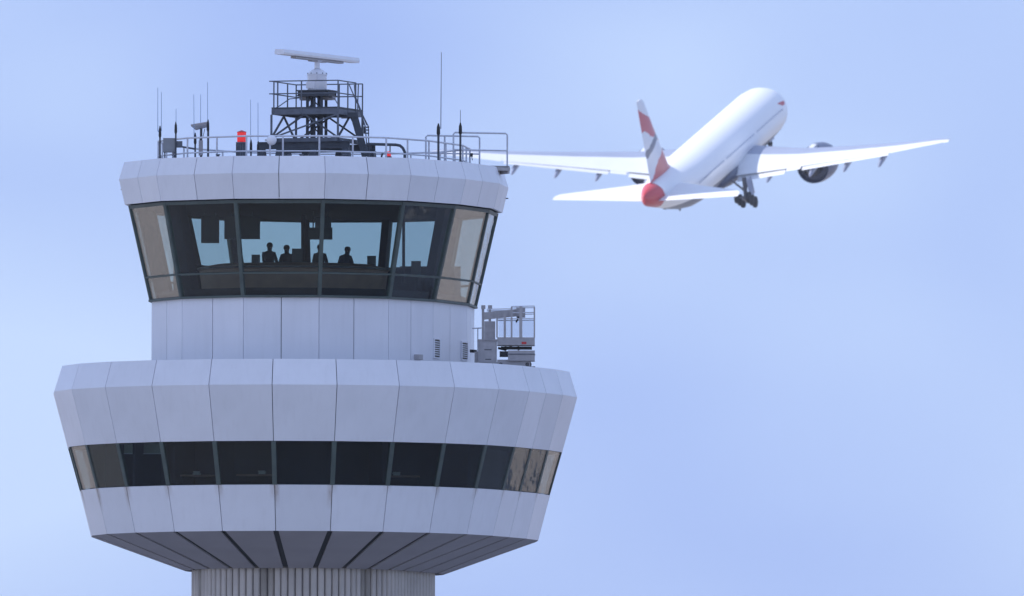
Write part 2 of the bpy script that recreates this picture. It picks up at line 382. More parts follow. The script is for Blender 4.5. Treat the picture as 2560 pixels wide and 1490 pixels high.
# rooms behind the band: floor, ceiling, core wall
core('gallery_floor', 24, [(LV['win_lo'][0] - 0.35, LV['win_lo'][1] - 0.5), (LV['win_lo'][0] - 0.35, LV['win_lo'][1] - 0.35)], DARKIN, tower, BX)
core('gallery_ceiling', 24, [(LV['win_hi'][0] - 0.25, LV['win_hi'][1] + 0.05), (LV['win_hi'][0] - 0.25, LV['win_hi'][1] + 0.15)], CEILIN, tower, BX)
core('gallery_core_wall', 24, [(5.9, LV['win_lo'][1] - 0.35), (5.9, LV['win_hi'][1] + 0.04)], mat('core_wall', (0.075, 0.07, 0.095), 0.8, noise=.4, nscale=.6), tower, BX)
for ph in (-80.5, -65.5, -50.5, -35.5, 24.5, 54.5, 84.5, 129.5, 189.5):     # partitions between the rooms
    a = R(ph); o_ = Vector((math.sin(a), -math.cos(a), 0)); sh = V if 69.5 < ph % 360 < 249.5 else Vector(); p0 = Vector((BX, 0, 0)) + sh
    z0, z1 = LV['win_lo'][1] - 0.34, LV['win_hi'][1] + 0.04; mb = MB()
    mb.bar(p0 + o_ * 5.8 + Vector((0, 0, (z0 + z1) / 2)), p0 + o_ * 7.0 + Vector((0, 0, (z0 + z1) / 2)), 0.12, z1 - z0); mb.build('partition', MATS['core_wall'], tower)
# terrace roof with a low parapet edge
core('terrace_roof', 24, [(LV['top'][0] - 0.30, LV['top'][1] - 0.10), (LV['top'][0] - 0.04, LV['top'][1] - 0.05), (LV['top'][0] - 0.02, LV['top'][1] - 0.004)], ROOFM, tower, BX)

# --- drum
drum = core('drum', 12, [shrink('drum_lo', 0.07, -0.1), shrink('drum_hi', 0.07, 0.0)], JOINT, tower, DX)
clad('wall_panel', PANEL, 12, LV['drum_lo'], LV['drum_hi'], drum, DX, True, gap=0.026)

# --- cab
cab = core('cab_sill', 12, [(LV['sill'][0] - 0.25, LV['sill'][1] - 0.075), (LV['sill'][0] + 0.03, LV['sill'][1] - 0.06), (LV['sill'][0] + 0.03, LV['sill'][1] + 0.01), (LV['sill'][0] - 0.25, LV['sill'][1] + 0.03)], FRAME, tower, DX)
gl0, gl1 = LV['sill'], LV['cab_hi']
def mixrz(a, b, f): return (a[0] + (b[0] - a[0]) * f, a[1] + (b[1] - a[1]) * f)
TRF = 0.235
tr0, tr1 = mixrz(gl0, gl1, TRF - 0.009), mixrz(gl0, gl1, TRF + 0.009)
clad('lower_pane', CABGL, 12, gl0, tr0, cab, DX, False, gap=0.09, th=0.02, inset=0.04, zgap=0.01)
clad('upper_pane', CABGL, 12, tr1, gl1, cab, DX, False, gap=0.09, th=0.02, inset=0.04, zgap=0.01)
clad('transom', FRAME, 12, tr0, tr1, cab, DX, False, gap=0.10, th=0.09, inset=0.0)
mullion_ring(12, gl0, gl1, 0.12, 0.15, cab, DX, FRAME)
hd = mixrz(gl0, gl1, 0.965)
clad('head_rail', FRAME, 12, hd, gl1, cab, DX, False, gap=0.13, th=0.10, inset=-0.004)
zfl = gl0[1] + 0.27                                        # raised floor
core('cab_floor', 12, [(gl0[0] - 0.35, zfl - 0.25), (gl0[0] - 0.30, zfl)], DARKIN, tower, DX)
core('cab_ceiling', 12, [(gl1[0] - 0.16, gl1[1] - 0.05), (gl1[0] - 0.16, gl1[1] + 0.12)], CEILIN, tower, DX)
# heavy posts inside four corners
for k, wdt in ((4, 0.34), (5, 0.26), (6, 0.16), (7, 0.22), (8, 0.30), (9, 0.30), (10, 0.30)):
    p0, p1 = ring(12, gl0[0] - 0.42, gl0[1], DX), ring(12, gl1[0] - 0.42, gl1[1] - 0.03, DX)
    i = {4: 3, 5: 4, 6: 5, 7: 6, 8: 7, 9: 8, 10: 9}[k]
    mb = MB(); mb.bar(p0[i], p1[i], wdt, wdt); mb.build('inner_post', DARKIN, tower)

for (xa, ya, Ya, xb, yb, Yb, wd_) in ((440, 500, -2.9, 479, 748, -2.5, 0.54), (1117, 510, -1.4, 1071, 752, -1.1, 0.54)):
    mb = MB(); mb.bar(at(xb, yb, Yb), at(xa, ya - 14, Ya), wd_, 0.30); mb.build('inner_column', DARKIN, tower)

# --- upper cornice and roof
cornice = core('roof_cornice', 12, [shrink('cor_lo', 0.35, 0.05), shrink('cor_lo', 0.07, 0.03), shrink('cor_cr', 0.08), shrink('cor_hi', 0.08, -0.03), shrink('cor_hi', 0.3, -0.03)], JOINT, tower, CX)
clad('cornice_panel', PANEL, 12, LV['cor_lo'], LV['cor_cr'], cornice, CX, True, gap=0.026)
clad('cornice_panel', PANEL, 12, LV['cor_cr'], LV['cor_hi'], cornice, CX, True, gap=0.026)
clad('soffit_trim', PANEL, 12, (gl1[0] + 0.02, LV['cor_lo'][1] + 0.012), (LV['cor_lo'][0] - 0.055, LV['cor_lo'][1] + 0.022), cornice, CX, False, gap=0.02, th=0.03)
ZR = LV['cor_hi'][1] - 0.004
core('cab_roof', 12, [(LV['cor_hi'][0] - 0.30, ZR - 0.12), (LV['cor_hi'][0] - 0.04, ZR - 0.05), (LV['cor_hi'][0] - 0.03, ZR)], ROOFM, tower, CX)

# --- railing round the cab roof
RR = rr(352); zt = at(760, 339.5, -RR).z; zm = at(760, 377, -RR).z
rail = MB()
for z, rd in ((zt, 0.030), (zm, 0.026)):
    q = ring(12, RR, z, CX); rail.tube(q + [q[0]], rd, 8)
railing = rail.build('roof_railing', GALV, tower, smooth=True)
q = ring(12, RR, ZR, CX)
for i in range(len(q)):
    a, b = q[i], q[(i + 1) % len(q)]; n = 2
    for j in range(n):
        p = a.lerp(b, j / n); mb = MB(); mb.tube([p, Vector((p.x, p.y, zt))], 0.030, 8)
        mb.lathe(p, [(0.07, 0.0), (0.07, 0.02), (0.03, 0.025)], n=8); mb.build('rail_post', GALV, railing, smooth=True)
# little lugs on the cornice edge
for px, py, ph in ((302, 474, -80.5), (1271, 496, 99.5)):
    p = at(px, py, -0.8 if ph < 0 else 3.9); mb = MB(); mb.tube([p, p + Vector((-0.28 if ph > 0 else 0.28, 0, 0))], 0.02, 6); mb.build('lug', STEEL, tower)

# --- vents and boxes on the drum wall
def facet_frame(phi, Rm, n=12, kind='n'):
    ph = R(phi); o = Vector((math.sin(ph), -math.cos(ph), 0)); t = Vector((math.cos(ph), math.sin(ph), 0))
    ap = Rm if kind == 's' else Rm * math.cos(math.pi / n)
    return Vector((DX, 0, 0)) + o * ap, t, o
def on_facet(px, py, phi, kind='n'):
    c, t, o = facet_frame(phi, rr(366), 12, kind); d = (fw + rt * ((px - W_ / 2) / FPX) + up * ((H_ / 2 - py) / FPX))
    s = (c - CAM).dot(o) / d.dot(o); return CAM + d * s, t, o
LOUV = mat('louvre_brown', (0.10, 0.085, 0.075), 0.7)
for (x0, x1, y0, y1, phi, kind) in ((1083, 1098, 845, 897, 69.5, 's'), (1152, 1167, 853, 902, 69.5, 's')):
    a, t, o = on_facet(x0, y0, phi, kind); b, _, _ = on_facet(x1, y1, phi, kind)
    w = (b - a).dot(t); h = a.z - b.z; c = (a + b) / 2
    M3 = Matrix((t, -o, Vector((0, 0, 1)))).transposed()
    fr = MB()
    for s in (-1, 1):
        fr.box(c + t * s * (w / 2 - 0.02) + o * 0.02, (0.04, 0.06, h), M3)
        fr.box(c + Vector((0, 0, s * (h / 2 - 0.02))) + o * 0.019, (w - 0.081, 0.058, 0.04), M3)
    v = fr.build('louvre_vent', WHITE, tower)
    mb = MB(); mb.box(c + o * 0.004, (w - 0.09, 0.005, h - 0.09), M3); mb.build('vent_back', BLACK, v)
    ns = 15
    for k in range(ns):
        z = -h / 2 + 0.06 + (h - 0.12) * (k + 0.5) / ns
        mb = MB(); mb.box(c + Vector((0, 0, z)) + o * 0.025, (w - 0.085, 0.012, (h - 0.1) / ns * 0.8), M3 @ Matrix.Rotation(R(-25), 3, 'X')); mb.build('slat', WHITE if k % 2 else LOUV, v)
for (x0, x1, y0, y1, phi, kind, m) in ((1035, 1049, 886, 900, 54.5, 'n', BEIGE), (1174.5, 1182, 874, 882, 69.5, 's', BLACK)):
    a, t, o = on_facet(x0, y0, phi, kind); b, _, _ = on_facet(x1, y1, phi, kind); w = (b - a).dot(t); h = a.z - b.z
    M3 = Matrix((t, -o, Vector((0, 0, 1)))).transposed(); mb = MB(); mb.box((a + b) / 2 + o * 0.07, (w, 0.14, h), M3)
    mb.box((a + b) / 2 + o * 0.15 , (w * 0.8, 0.02, h * 0.8), M3); mb.build('wall_box', m, tower)

# ------------------------------------------------------------------ interior of the cab
cc = Vector((cxw(733), 0.6, 0))
con = thing('control_console', (cc.x, cc.y, zfl), 'long curved brown console across the middle of the glass cab', 'console')
def arc(rx, ry, z, n=36): return [Vector((cc.x + rx * math.cos(2 * math.pi * k / n), cc.y + ry * math.sin(2 * math.pi * k / n), z)) for k in range(n)]
ztop = at(733, 655, cc.y - 2.2).z
mb = MB(); mb.loft([arc(3.05, 2.4, zfl), arc(3.15, 2.5, ztop - 0.22), arc(3.2, 2.55, ztop - 0.20), arc(3.2, 2.55, ztop - 0.12), arc(2.6, 2.0, ztop)]); mb.build('desk_body', WOOD, con, smooth=True)
mb = MB(); mb.loft([arc(3.22, 2.57, ztop - 0.19), arc(3.22, 2.57, ztop - 0.13)]); mb.build('edge_trim', SCREEN, con)
# low desks following the rear windows
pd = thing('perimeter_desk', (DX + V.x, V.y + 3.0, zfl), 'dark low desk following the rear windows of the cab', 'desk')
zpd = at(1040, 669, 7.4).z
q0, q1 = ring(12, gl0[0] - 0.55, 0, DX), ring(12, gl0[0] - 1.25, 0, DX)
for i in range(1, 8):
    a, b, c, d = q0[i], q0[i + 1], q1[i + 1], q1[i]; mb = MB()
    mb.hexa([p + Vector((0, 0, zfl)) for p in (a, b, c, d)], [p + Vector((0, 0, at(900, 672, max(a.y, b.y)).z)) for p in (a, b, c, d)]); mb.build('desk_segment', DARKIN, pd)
def hangbox(x0, x1, y0, y1, Y, name, label, cat, m=SCREEN, rod=True):
    a, b = at(x0, y0, Y), at(x1, y1, Y); c = (a + b) / 2; w, h = b.x - a.x, a.z - b.z
    t = thing(name, (c.x, Y, b.z), label, cat)
    mb = MB(); mb.box((c.x, Y, c.z), (w, 0.09, h)); mb.box((c.x, Y + 0.07, c.z), (w * 0.7, 0.06, h * 0.7)); mb.build('casing', m, t)
    mb = MB(); mb.box((c.x, Y + 0.02, c.z - h * 0.02), (w * 0.9, 0.18, h * 0.86)); mb.build('display', SCREEN, t)
    if rod:
        mb = MB()
        for s in (-0.3, 0.3): mb.tube([(c.x + s * w, Y, a.z - 0.02), (c.x + s * w, Y, gl1[1] - 0.06)], 0.02, 6)
        mb.build('hanger', STEEL, t)
    return t
hangbox(503, 548, 540, 608, 2.2, 'hanging_display', 'narrow dark display hung from the cab ceiling, leftmost one', 'display')
hangbox(561, 650, 540, 598, 1.2, 'hanging_display', 'wide dark display hung behind the second mullion of the cab', 'display')
t = hangbox(771, 831, 569, 599, 1.0, 'hanging_monitor', 'chunky dark monitor hung from a bracket at the middle mullion', 'monitor')
a, b = at(788, 542, 1.0), at(828, 570, 1.0); mb = MB(); mb.box(((a.x + b.x) / 2, 1.0, (a.z + b.z) / 2), (b.x - a.x, 0.14, a.z - b.z)); mb.build('bracket', STEEL, t)
def pole(px, y0, y1, Y, w, name, label, cat):
    a, b = at(px, y0, Y), at(px, y1, Y); t = thing(name, b, label, cat); mb = MB(); mb.tube([b, a], w, 8); mb.build('tube', DARKIN, t)
    mb = MB(); mb.lathe(b, [(w * 2.2, 0), (w * 2.2, 0.03), (w, 0.04)], n=10); mb.build('base', DARKIN, t)
pole(759, 535, 715, 2.4, 0.085, 'support_pole', 'thick dark vertical pole left of the hanging monitor', 'pole')
pole(1009, 535, 710, 2.6, 0.05, 'support_pole', 'thin dark vertical pole near the right rear window', 'pole')
def desk_monitor(x0, x1, y0, y1, Y, label, name='desk_monitor'):
    a, b = at(x0, y0, Y), at(x1, y1, Y); c = (a + b) / 2; w, h = b.x - a.x, a.z - b.z; t = thing(name, (c.x, Y, ztop - 0.02), label, 'monitor')
    mb = MB(); f = [Vector((c.x + i * w / 2, Y - 0.18, c.z + j * h / 2)) for i, j in ((-1, -1), (1, -1), (1, 1), (-1, 1))]
    k = [Vector((c.x + i * w * 0.36, Y + 0.2, c.z - 0.02 + j * h * 0.36)) for i, j in ((-1, -1), (1, -1), (1, 1), (-1, 1))]
    mb.hexa(f, k); mb.build('casing', SCREEN, t)
    mb = MB(); mb.lathe((c.x, Y, ztop - 0.02), [(0.14, 0), (0.13, 0.02), (0.05, 0.03), (0.05, max(0.06, c.z - h / 2 - ztop + 0.05))], n=12); mb.build('stand', SCREEN, t)
desk_monitor(730, 757, 622, 667, 0.6, 'dark monitor standing beside the thick pole on the console')
desk_monitor(918, 940, 640, 667, 0.8, 'dark square monitor at the right end of the console')
desk_monitor(629, 650, 637, 667, 0.4, 'low dark monitor left of the standing controller')
desk_monitor(1028, 1052, 653, 690, 1.6, 'dark monitor beyond the console in front of the right rear window')
# rail in the right rear part
t = thing('inner_handrail', at(1040, 690, 3.4), 'thin dark handrail seen through the right pane of the cab', 'handrail')
mb = MB(); mb.tube([at(1000, 667, 3.4), at(1085, 667, 3.4)], 0.02, 6); mb.build('rail', DARKIN, t)
for x in (1003, 1044, 1066, 1082): mb = MB(); mb.tube([at(x, 667, 3.4), at(x, 712, 3.4)], 0.018, 6); mb.build('rail_post', DARKIN, t)

def person(px, py_top, Y, label, cloth, lean=0.0, side=0.0, turn=0.0, bend=0.0):
    """standing figure grown from a joint skeleton; lean = sideways tilt of the trunk, bend = stoop towards the desk"""
    top = at(px, py_top, Y).z; H = 1.76
    o = Vector((at(px, py_top, Y).x - side, Y, zfl))
    J = {}; rd = {}
    def j(n, x, y, z, r): J[n] = Vector((x, y, z)); rd[n] = r
    hip = 0.93; drop = (zfl + H) - top                       # how far the stoop or the seat lowers the head
    hip -= max(0.0, drop) * 0.75; 
    j('pel', 0, 0, hip, .17); j('wai', side * .3, -bend * .3, hip + .19, .165); j('che', side * .65, -bend * .7, hip + .38, .19); j('nek', side * .85, -bend, hip + .54, .072); j('hb', side * .95, -bend - .01, hip + .61, .08)
    j('hm', side, -bend - .02, hip + .70, .098); j('ht', side, -bend - .01, top - zfl - .075, .082)
    for s, n in ((-1, 'l'), (1, 'r')):
        c = J['che']; j('sh' + n, c.x + s * .17, c.y, c.z + .07, .085); j('el' + n, c.x + s * .23, c.y - .06, c.z - .20, .06)
        j('wr' + n, c.x + s * .20, c.y - .30, c.z - .26, .033); j('pa' + n, c.x + s * .19, c.y - .37, c.z - .27, .036)
        kz = hip * .52; j('th' + n, s * .10, 0, hip - .08, .10); j('kn' + n, s * .11, -.04 - max(0, drop) * .4, kz, .065); j('an' + n, s * .11, .03, .09, .045); j('to' + n, s * .13, -.14, .035, .035)
        for f, (dx, ln) in enumerate(((-.03, .075), (-.01, .085), (.01, .08), (.03, .065))): j('f%d%s' % (f, n), c.x + s * .19 + dx, c.y - .39 - ln, c.z - .30, .009)
        j('tb' + n, c.x + s * .13, c.y - .40, c.z - .27, .011)
    E = [('pel', 'wai'), ('wai', 'che'), ('che', 'nek'), ('nek', 'hb'), ('hb', 'hm'), ('hm', 'ht')]
    for n in 'lr':
        E += [('che', 'sh' + n), ('sh' + n, 'el' + n), ('el' + n, 'wr' + n), ('wr' + n, 'pa' + n), ('pa' + n, 'tb' + n), ('pel', 'th' + n), ('th' + n, 'kn' + n), ('kn' + n, 'an' + n), ('an' + n, 'to' + n)]
        E += [('pa' + n, 'f%d%s' % (f, n)) for f in range(4)]
    ks = list(J); rot = Matrix.Rotation(turn, 3, 'Z')
    me = bpy.data.meshes.new('person'); me.from_pydata([tuple(rot @ J[k]) for k in ks], [(ks.index(a), ks.index(b)) for a, b in E], []); me.update()
    ob = bpy.data.objects.new('person', me); col.objects.link(ob); ob.location = o; me.materials.append(cloth)
    sk = ob.modifiers.new('skin', 'SKIN'); ob.modifiers.new('sub', 'SUBSURF').levels = 1; ob.modifiers[-1].render_levels = 2
    for i, k in enumerate(ks): me.skin_vertices[0].data[i].radius = (rd[k], rd[k] * (0.72 if k in ('pel', 'wai', 'che') else 1)); me.skin_vertices[0].data[i].use_root = (k == 'pel')
    ob['label'] = label; ob['category'] = 'person'
    ORG[ob.name] = Vector(o)
    h = rot @ J['hm'] + o; hd = MB(); hd.lathe(h + Vector((0, 0.012, 0.0)), [(0.02, 0.128), (0.062, 0.12), (0.095, 0.085), (0.106, 0.03), (0.104, -0.01), (0.09, -0.02), (0.03, -0.021)], n=14); ho = hd.build('hair', HAIR, ob, smooth=True)
    fc = MB(); f = rot @ Vector((0, -1, 0)); fc.lathe(h + f * 0.088 + Vector((0, 0, -.035)), [(0.004, 0.02), (0.016, 0.0), (0.004, -0.02)], n=8); fc.build('nose', SKIN, ob)
    return ob
person(674, 599, 1.4, 'person in dark clothes standing tallest behind the console, centre left', CLOTH[0], turn=R(20))
person(717, 614, 1.2, 'person with dark hair sitting low between the tallest person and the pole', CLOTH[1], turn=R(-15))
person(800, 612, 1.0, 'broad shouldered person mostly hidden by the middle mullion under the hung monitor', CLOTH[2], turn=R(10))
person(869, 620, 1.2, 'person leaning to the right with bowed head, rightmost of the four', CLOTH[3], side=0.17, turn=0, bend=0.15)

# --- gallery rooms: a half drawn blind and desk clutter behind the band
pts = ring(24, LV['win_hi'][0] - 0.35, LV['win_hi'][1], BX)
def gpt(px, py, Rin=0.55):                                  # point inside the glass on the line of sight
    y = -math.sqrt(max(0.1, (LV['win_lo'][0] - Rin) ** 2 - (cxw(px) - BX) ** 2)) ; return at(px, py, y)
a, b = gpt(310, 1108), gpt(404, 1108); c = gpt(404, 1134); d = gpt(310, 1134)
t = thing('roller_blind', a, 'pale roller blind drawn a little way down in the third gallery window', 'blind')
mb = MB(); e = Vector((0, 0.015, 0)); mb.hexa([a, b, c, d], [a + e, b + e, c + e, d + e]); mb.build('fabric', mat('blind_cloth', (0.40, 0.42, 0.38), 0.9), t)
mb = MB(); mb.tube([d, c], 0.02, 8); mb.build('bottom_bar', GALV, t)
BLUE = mat('chair_blue', (0.05, 0.10, 0.30), 0.8); PAPER = mat('paper', (0.55, 0.55, 0.52), 0.9)
def office_chair(px, label, m):
    p = gpt(px, 1212, 1.3); p.z = LV['win_lo'][1] - 0.35; t = thing('office_chair', p, label, 'chair')
    mb = MB(); mb.box(p + Vector((0, 0, 0.46)), (0.48, 0.46, 0.08)); mb.build('seat', m, t)
    mb = MB(); mb.box(p + Vector((0, 0.22, 0.78)), (0.44, 0.07, 0.50)); mb.build('backrest', m, t)
    mb = MB(); mb.tube([p + Vector((0, 0, 0.08)), p + Vector((0, 0, 0.42))], 0.03, 8)
    for k in range(5): mb.bar(p + Vector((0, 0, 0.07)), p + Vector((0.28 * math.cos(k * 1.257), 0.28 * math.sin(k * 1.257), 0.03)), 0.04)
    mb.build('base', STEEL, t)
office_chair(462, 'blue office chair behind the fourth gallery window', BLUE)
office_chair(610, 'dark office chair behind the fifth gallery window', CLOTH[0])
def gdesk(px, label):
    p = gpt(px, 1212, 0.95); p.z = LV['win_lo'][1] - 0.35; t = thing('desk', p, label, 'desk')
    mb = MB(); mb.box(p + Vector((0, 0, 0.70)), (1.3, 0.6, 0.05)); mb.build('desk_top', WOOD, t)
    for sx in (-.6, .6):
        for sy in (-.25, .25): mb = MB(); mb.box(p + Vector((sx, sy, 0.335)), (0.05, 0.05, 0.67)); mb.build('leg', STEEL, t)
    q = p + Vector((random.uniform(-.3, .3), 0.05, 0.725)); s = thing('paper_stack', q, 'pale stack of papers on the ' + label.split(' behind ')[0] + ' behind ' + label.split(' behind ')[1], 'papers')
    mb = MB()
    for k in range(4): mb.box(q + Vector((random.uniform(-.01, .01), random.uniform(-.01, .01), 0.02 + k * 0.03)), (0.22, 0.30, 0.028), Matrix.Rotation(random.uniform(-.2, .2), 3, 'Z'))
    mb.build('sheets', PAPER, s)
gdesk(500, 'brown desk behind the fourth gallery window'); gdesk(640, 'wide brown desk behind the fifth gallery window'); gdesk(1000, 'brown desk behind the eighth gallery window')

# ------------------------------------------------------------------ roof equipment
def zc(px, py, Y): return at(px, py, Y).z
# --- surface radar on its steel platform
MC = Vector((cxw(790), 0.4, 0))
e1 = Vector((-0.943, 0.333, 0)); e2 = Vector((0.333, 0.943, 0)); up3 = Vector((0, 0, 1))
MR = Matrix((-e1, e2, up3)).transposed()
zd = zc(790, 268, MC.y - 0.9)                              # deck top
radar = thing('radar_mast', (MC.x, MC.y, ZR), 'white rotating radar bar on a dark steel platform with stair and railings', 'radar')
def L3(a, b, z): return MC + e1 * a + e2 * b + Vector((0, 0, z))
A, B = 1.18, 1.2                                           # half sizes along e1, e2
mb = MB(); mb.box(L3(0, 0, zd - 0.03), (2 * A, 2 * B, 0.05), MR); deck = mb.build('deck', STEEL, radar)
for s in (-1, 1):
    mb = MB(); mb.box(L3(0, s * (B - .03), zd - 0.155), (2 * A, 0.06, 0.19), MR); mb.build('edge_beam', STEEL2, deck)
    mb = MB(); mb.box(L3(s * (A - .03), 0, zd - 0.157), (0.06, 2 * B - 0.13, 0.18), MR); mb.build('edge_beam', STEEL2, deck)
    mb = MB(); mb.box(L3(0, s * 0.4, zd - 0.16), (2 * A - 0.13, 0.08, 0.2), MR); mb.build('joist', STEEL, deck)
zb = zc(790, 345, MC.y - 1.0)                              # top of the base beams
# deck railing
zr1, zr2 = zd + 0.87, zd + 0.45
cs = [(A, -B), (-A, -B), (-A, B), (A, B)]
mb = MB()
for z in (zr1, zr2):
    q = [L3(*c, z) for c in cs]; mb.tube([q[0] + e1 * .08, q[1]], 0.022, 6); mb.tube([q[1], q[1].lerp(q[2], .72)], 0.022, 6); mb.tube([q[2], q[3]], 0.022, 6); mb.tube([q[3], q[0]], 0.022, 6)
drail = mb.build('deck_railing', STEEL2, radar, smooth=True)
for c in [(A * .93, -B), (A * .1, -B), (-A, -B), (-A, -B * .2), (-A, B * .44), (-A, B), (-.35, B), (.4, B), (A, B), (A, B * .3), (A, -B * .5)]:
    mb = MB(); mb.tube([L3(*c, zd - 0.2), L3(*c, zr1)], 0.024, 6); mb.build('post', STEEL2, drail, smooth=True)
# legs and bracing
for c in cs:
    mb = MB(); mb.bar(L3(*c, zb - 0.02), L3(*c, zd - 0.25), 0.075); mb.build('leg', STEEL2, radar)
def brace(a, b, w=0.055, m=STEEL):
    mb = MB(); mb.bar(a, b, w); mb.build('brace', m, radar)
for p, q in ((cs[0], cs[1]), (cs[1], cs[2]), (cs[2], cs[3]), (cs[3], cs[0])):
    a, b = Vector(p), Vector(q); m_ = (a + b) / 2
    brace(L3(a.x, a.y, zb), L3(m_.x, m_.y, zd - .25)); brace(L3(b.x, b.y, zb), L3(m_.x, m_.y, zd - .25))
brace(L3(*cs[0], zb), L3(*cs[1], zd - .25), .05, STEEL2)
# centre columns and table
ztb = zc(790, 226, MC.y)
for sx in (-.24, .02, .26):
    for sy in (-.22, .22):
        mb = MB(); mb.bar(L3(sx, sy, zb), L3(sx, sy, ztb - 0.2), 0.10, 0.10); mb.build('column', STEEL, radar)
for k in range(6):
    z = zb + 0.1 + k * (ztb - 0.3 - zb) / 6
    mb = MB(); mb.bar(L3(-.24, -.22, z), L3(.02, -.22, z + .28), 0.035); mb.bar(L3(.26, -.22, z), L3(.02, -.22, z + .28), 0.035); mb.build('lattice', STEEL, radar)
mb = MB(); mb.box(L3(0, 0, ztb - 0.02), (1.16, 0.9, 0.04), MR); mb.box(L3(0, 0, ztb - 0.19), (1.14, 0.88, 0.04), MR)
mb.box(L3(0, -.36, ztb - 0.105), (1.10, 0.05, 0.128), MR); mb.box(L3(0, .36, ztb - 0.105), (1.10, 0.05, 0.128), MR)
mb.box(L3(.5, 0, ztb - 0.105), (0.05, 0.66, 0.127), MR); mb.box(L3(-.5, 0, ztb - 0.105), (0.05, 0.66, 0.127), MR); mb.build('table', STEEL, radar)
for a_ in (-.42, .42):
    mb = MB(); mb.box(L3(a_, .05, ztb - 0.27), (0.34, 0.3, 0.11), MR); mb.build('junction_box', BEIGE, radar)
for s in (-1, 1):
    mb = MB(); mb.tube([L3(s * .5, -.2, ztb - .25), L3(s * .8, -.5, ztb - .3), L3(s * 1.05, -.8, ztb - .55), L3(s * 1.1, -.95, zd)], 0.018, 6)
    mb.build('cable', STEEL2, radar, smooth=True)
# pedestal, neck, antenna
zp = zc(790, 224, MC.y); zh = zc(790, 172, MC.y)
hh = zh - zp
mb = MB(); mb.lathe(L3(0, 0, ztb), [(0.315, 0.0), (0.325, 0.02), (0.325, hh * .72), (0.34, hh * .73), (0.34, hh * .78), (0.30, hh * .84), (0.22, hh * .95), (0.15, hh), (0.10, hh + .02)], n=28)
ped = mb.build('pedestal', WHITE, radar, smooth=True)
mb = MB(); mb.box(L3(.12, -.31, ztb + .16), (0.30, 0.06, 0.20), MR); mb.box(L3(-.10, -.325, ztb + .42), (0.05, 0.04, 0.12), MR); mb.build('hatch', WHITE, ped)
for k in range(10):
    an = k * .628; mb = MB(); mb.lathe(L3(.33 * math.cos(an), .33 * math.sin(an), ztb + hh * .78), [(0.018, 0), (0.018, 0.04)], n=6); mb.build('bolt', STEEL2, ped)
bd = Vector((0.42, 0.905, 0)).normalized(); bn = Vector((bd.y, -bd.x, 0))      # bar points left-near to right-far
BM = Matrix((bd, bn, up3)).transposed()
zn = zc(790, 150, MC.y)
mb = MB(); mb.lathe(L3(0, 0, zh), [(0.12, 0), (0.09, .03), (0.09, zn - zh - .08), (0.16, zn - zh - .05), (0.2, zn - zh - 0.02)], n=18); mb.build('rotary_joint', WHITE, radar, smooth=True)
mb = MB(); mb.box(L3(0, 0, zn + 0.0), (3.7, 0.20, 0.07), BM); mb.box(L3(0, 0, zn - .045), (1.1, 0.16, 0.05), BM); mb.build('bar_spine', BEIGE, radar)
mb = MB(); c = L3(0, 0, zn + 0.13); hl = 2.95
prof = [(-.16, -.085), (.16, -.085), (.175, -.02), (.15, .085), (-.15, .085), (-.175, -.02)]
mb.loft([[c + bd * s + bn * y + up3 * z for y, z in prof] for s in (-hl, -hl + .02, hl - .02, hl)]); mb.build('antenna_bar', WHITE, radar)
# base beams and feet
zbb = zc(790, 372, MC.y - 1.2)
for i, (b_, ln, z0, h) in enumerate(((-1.25, 1.62, zbb, .24), (1.25, 1.62, zbb, .24))):
    mb = MB(); mb.box(L3(0, b_, z0 + h / 2), (2 * ln, 0.05, h), MR); mb.box(L3(0, b_, z0 + h - .012), (2 * ln, 0.22, 0.024), MR); mb.box(L3(0, b_, z0 + .012), (2 * ln, 0.22, 0.024), MR); mb.build('base_beam', STEEL, radar)
for a_ in (-1.1, 1.1):
    h = zb - zbb - .242
    mb = MB(); mb.box(L3(a_, 0, zbb + .242 + h / 2), (0.16, 2.9, h), MR); mb.build('cross_beam', STEEL2, radar)
mb = MB(); mb.hexa([L3(1.35, -1.15, zbb + .242), L3(-1.35, -1.15, zbb + .242), L3(-1.35, -1.0, zbb + .242), L3(1.35, -1.0, zbb + .242)], [L3(1.15, -1.15, zb), L3(-1.15, -1.15, zb), L3(-1.15, -1.0, zb), L3(1.15, -1.0, zb)]); mb.build('base_girder', STEEL2, radar)
for a_ in (1.5, .85, -.35, -1.5):
    for b_ in (-1.25, 1.25):
        mb = MB(); w0, w1 = .16, .10; z0, z1 = ZR, zbb
        mb.hexa([L3(a_ + i * w0, b_ + j * w0, z0) for i, j in ((-1, -1), (1, -1), (1, 1), (-1, 1))], [L3(a_ + i * w1, b_ + j * w1, z1) for i, j in ((-1, -1), (1, -1), (1, 1), (-1, 1))]); mb.build('foot', STEEL, radar)
# landing and stair on the right
Ys = MC.y - 0.2
lp = lambda x, y, Y=Ys: at(x, y, Y)
mb = MB(); a, b = lp(853, 285), lp(893, 285); mb.box(((a.x + b.x) / 2, Ys, a.z - 0.05), (b.x - a.x, 0.9, 0.16)); mb.build('landing', STEEL, radar)
for dy in (-.38, .38):
    mb = MB(); mb.bar(lp(884, 285, Ys + dy), lp(914, 392, Ys + dy), 0.05, 0.24); mb.build('stringer', STEEL, radar)
    mb = MB(); mb.tube([lp(886, 212, Ys + dy), lp(888, 240, Ys + dy), lp(914 + dy * 8, 313, Ys + dy)], 0.022, 6); mb.tube([lp(873, 212, Ys + dy), lp(900, 274, Ys + dy), lp(917 + dy * 10, 316, Ys + dy), lp(921 + dy * 5, 392, Ys + dy)], 0.022, 6); mb.tube([lp(896, 211, Ys + dy), lp(893, 300, Ys + dy)], 0.022, 6); mb.build('hand_rail', STEEL2, radar, smooth=True)
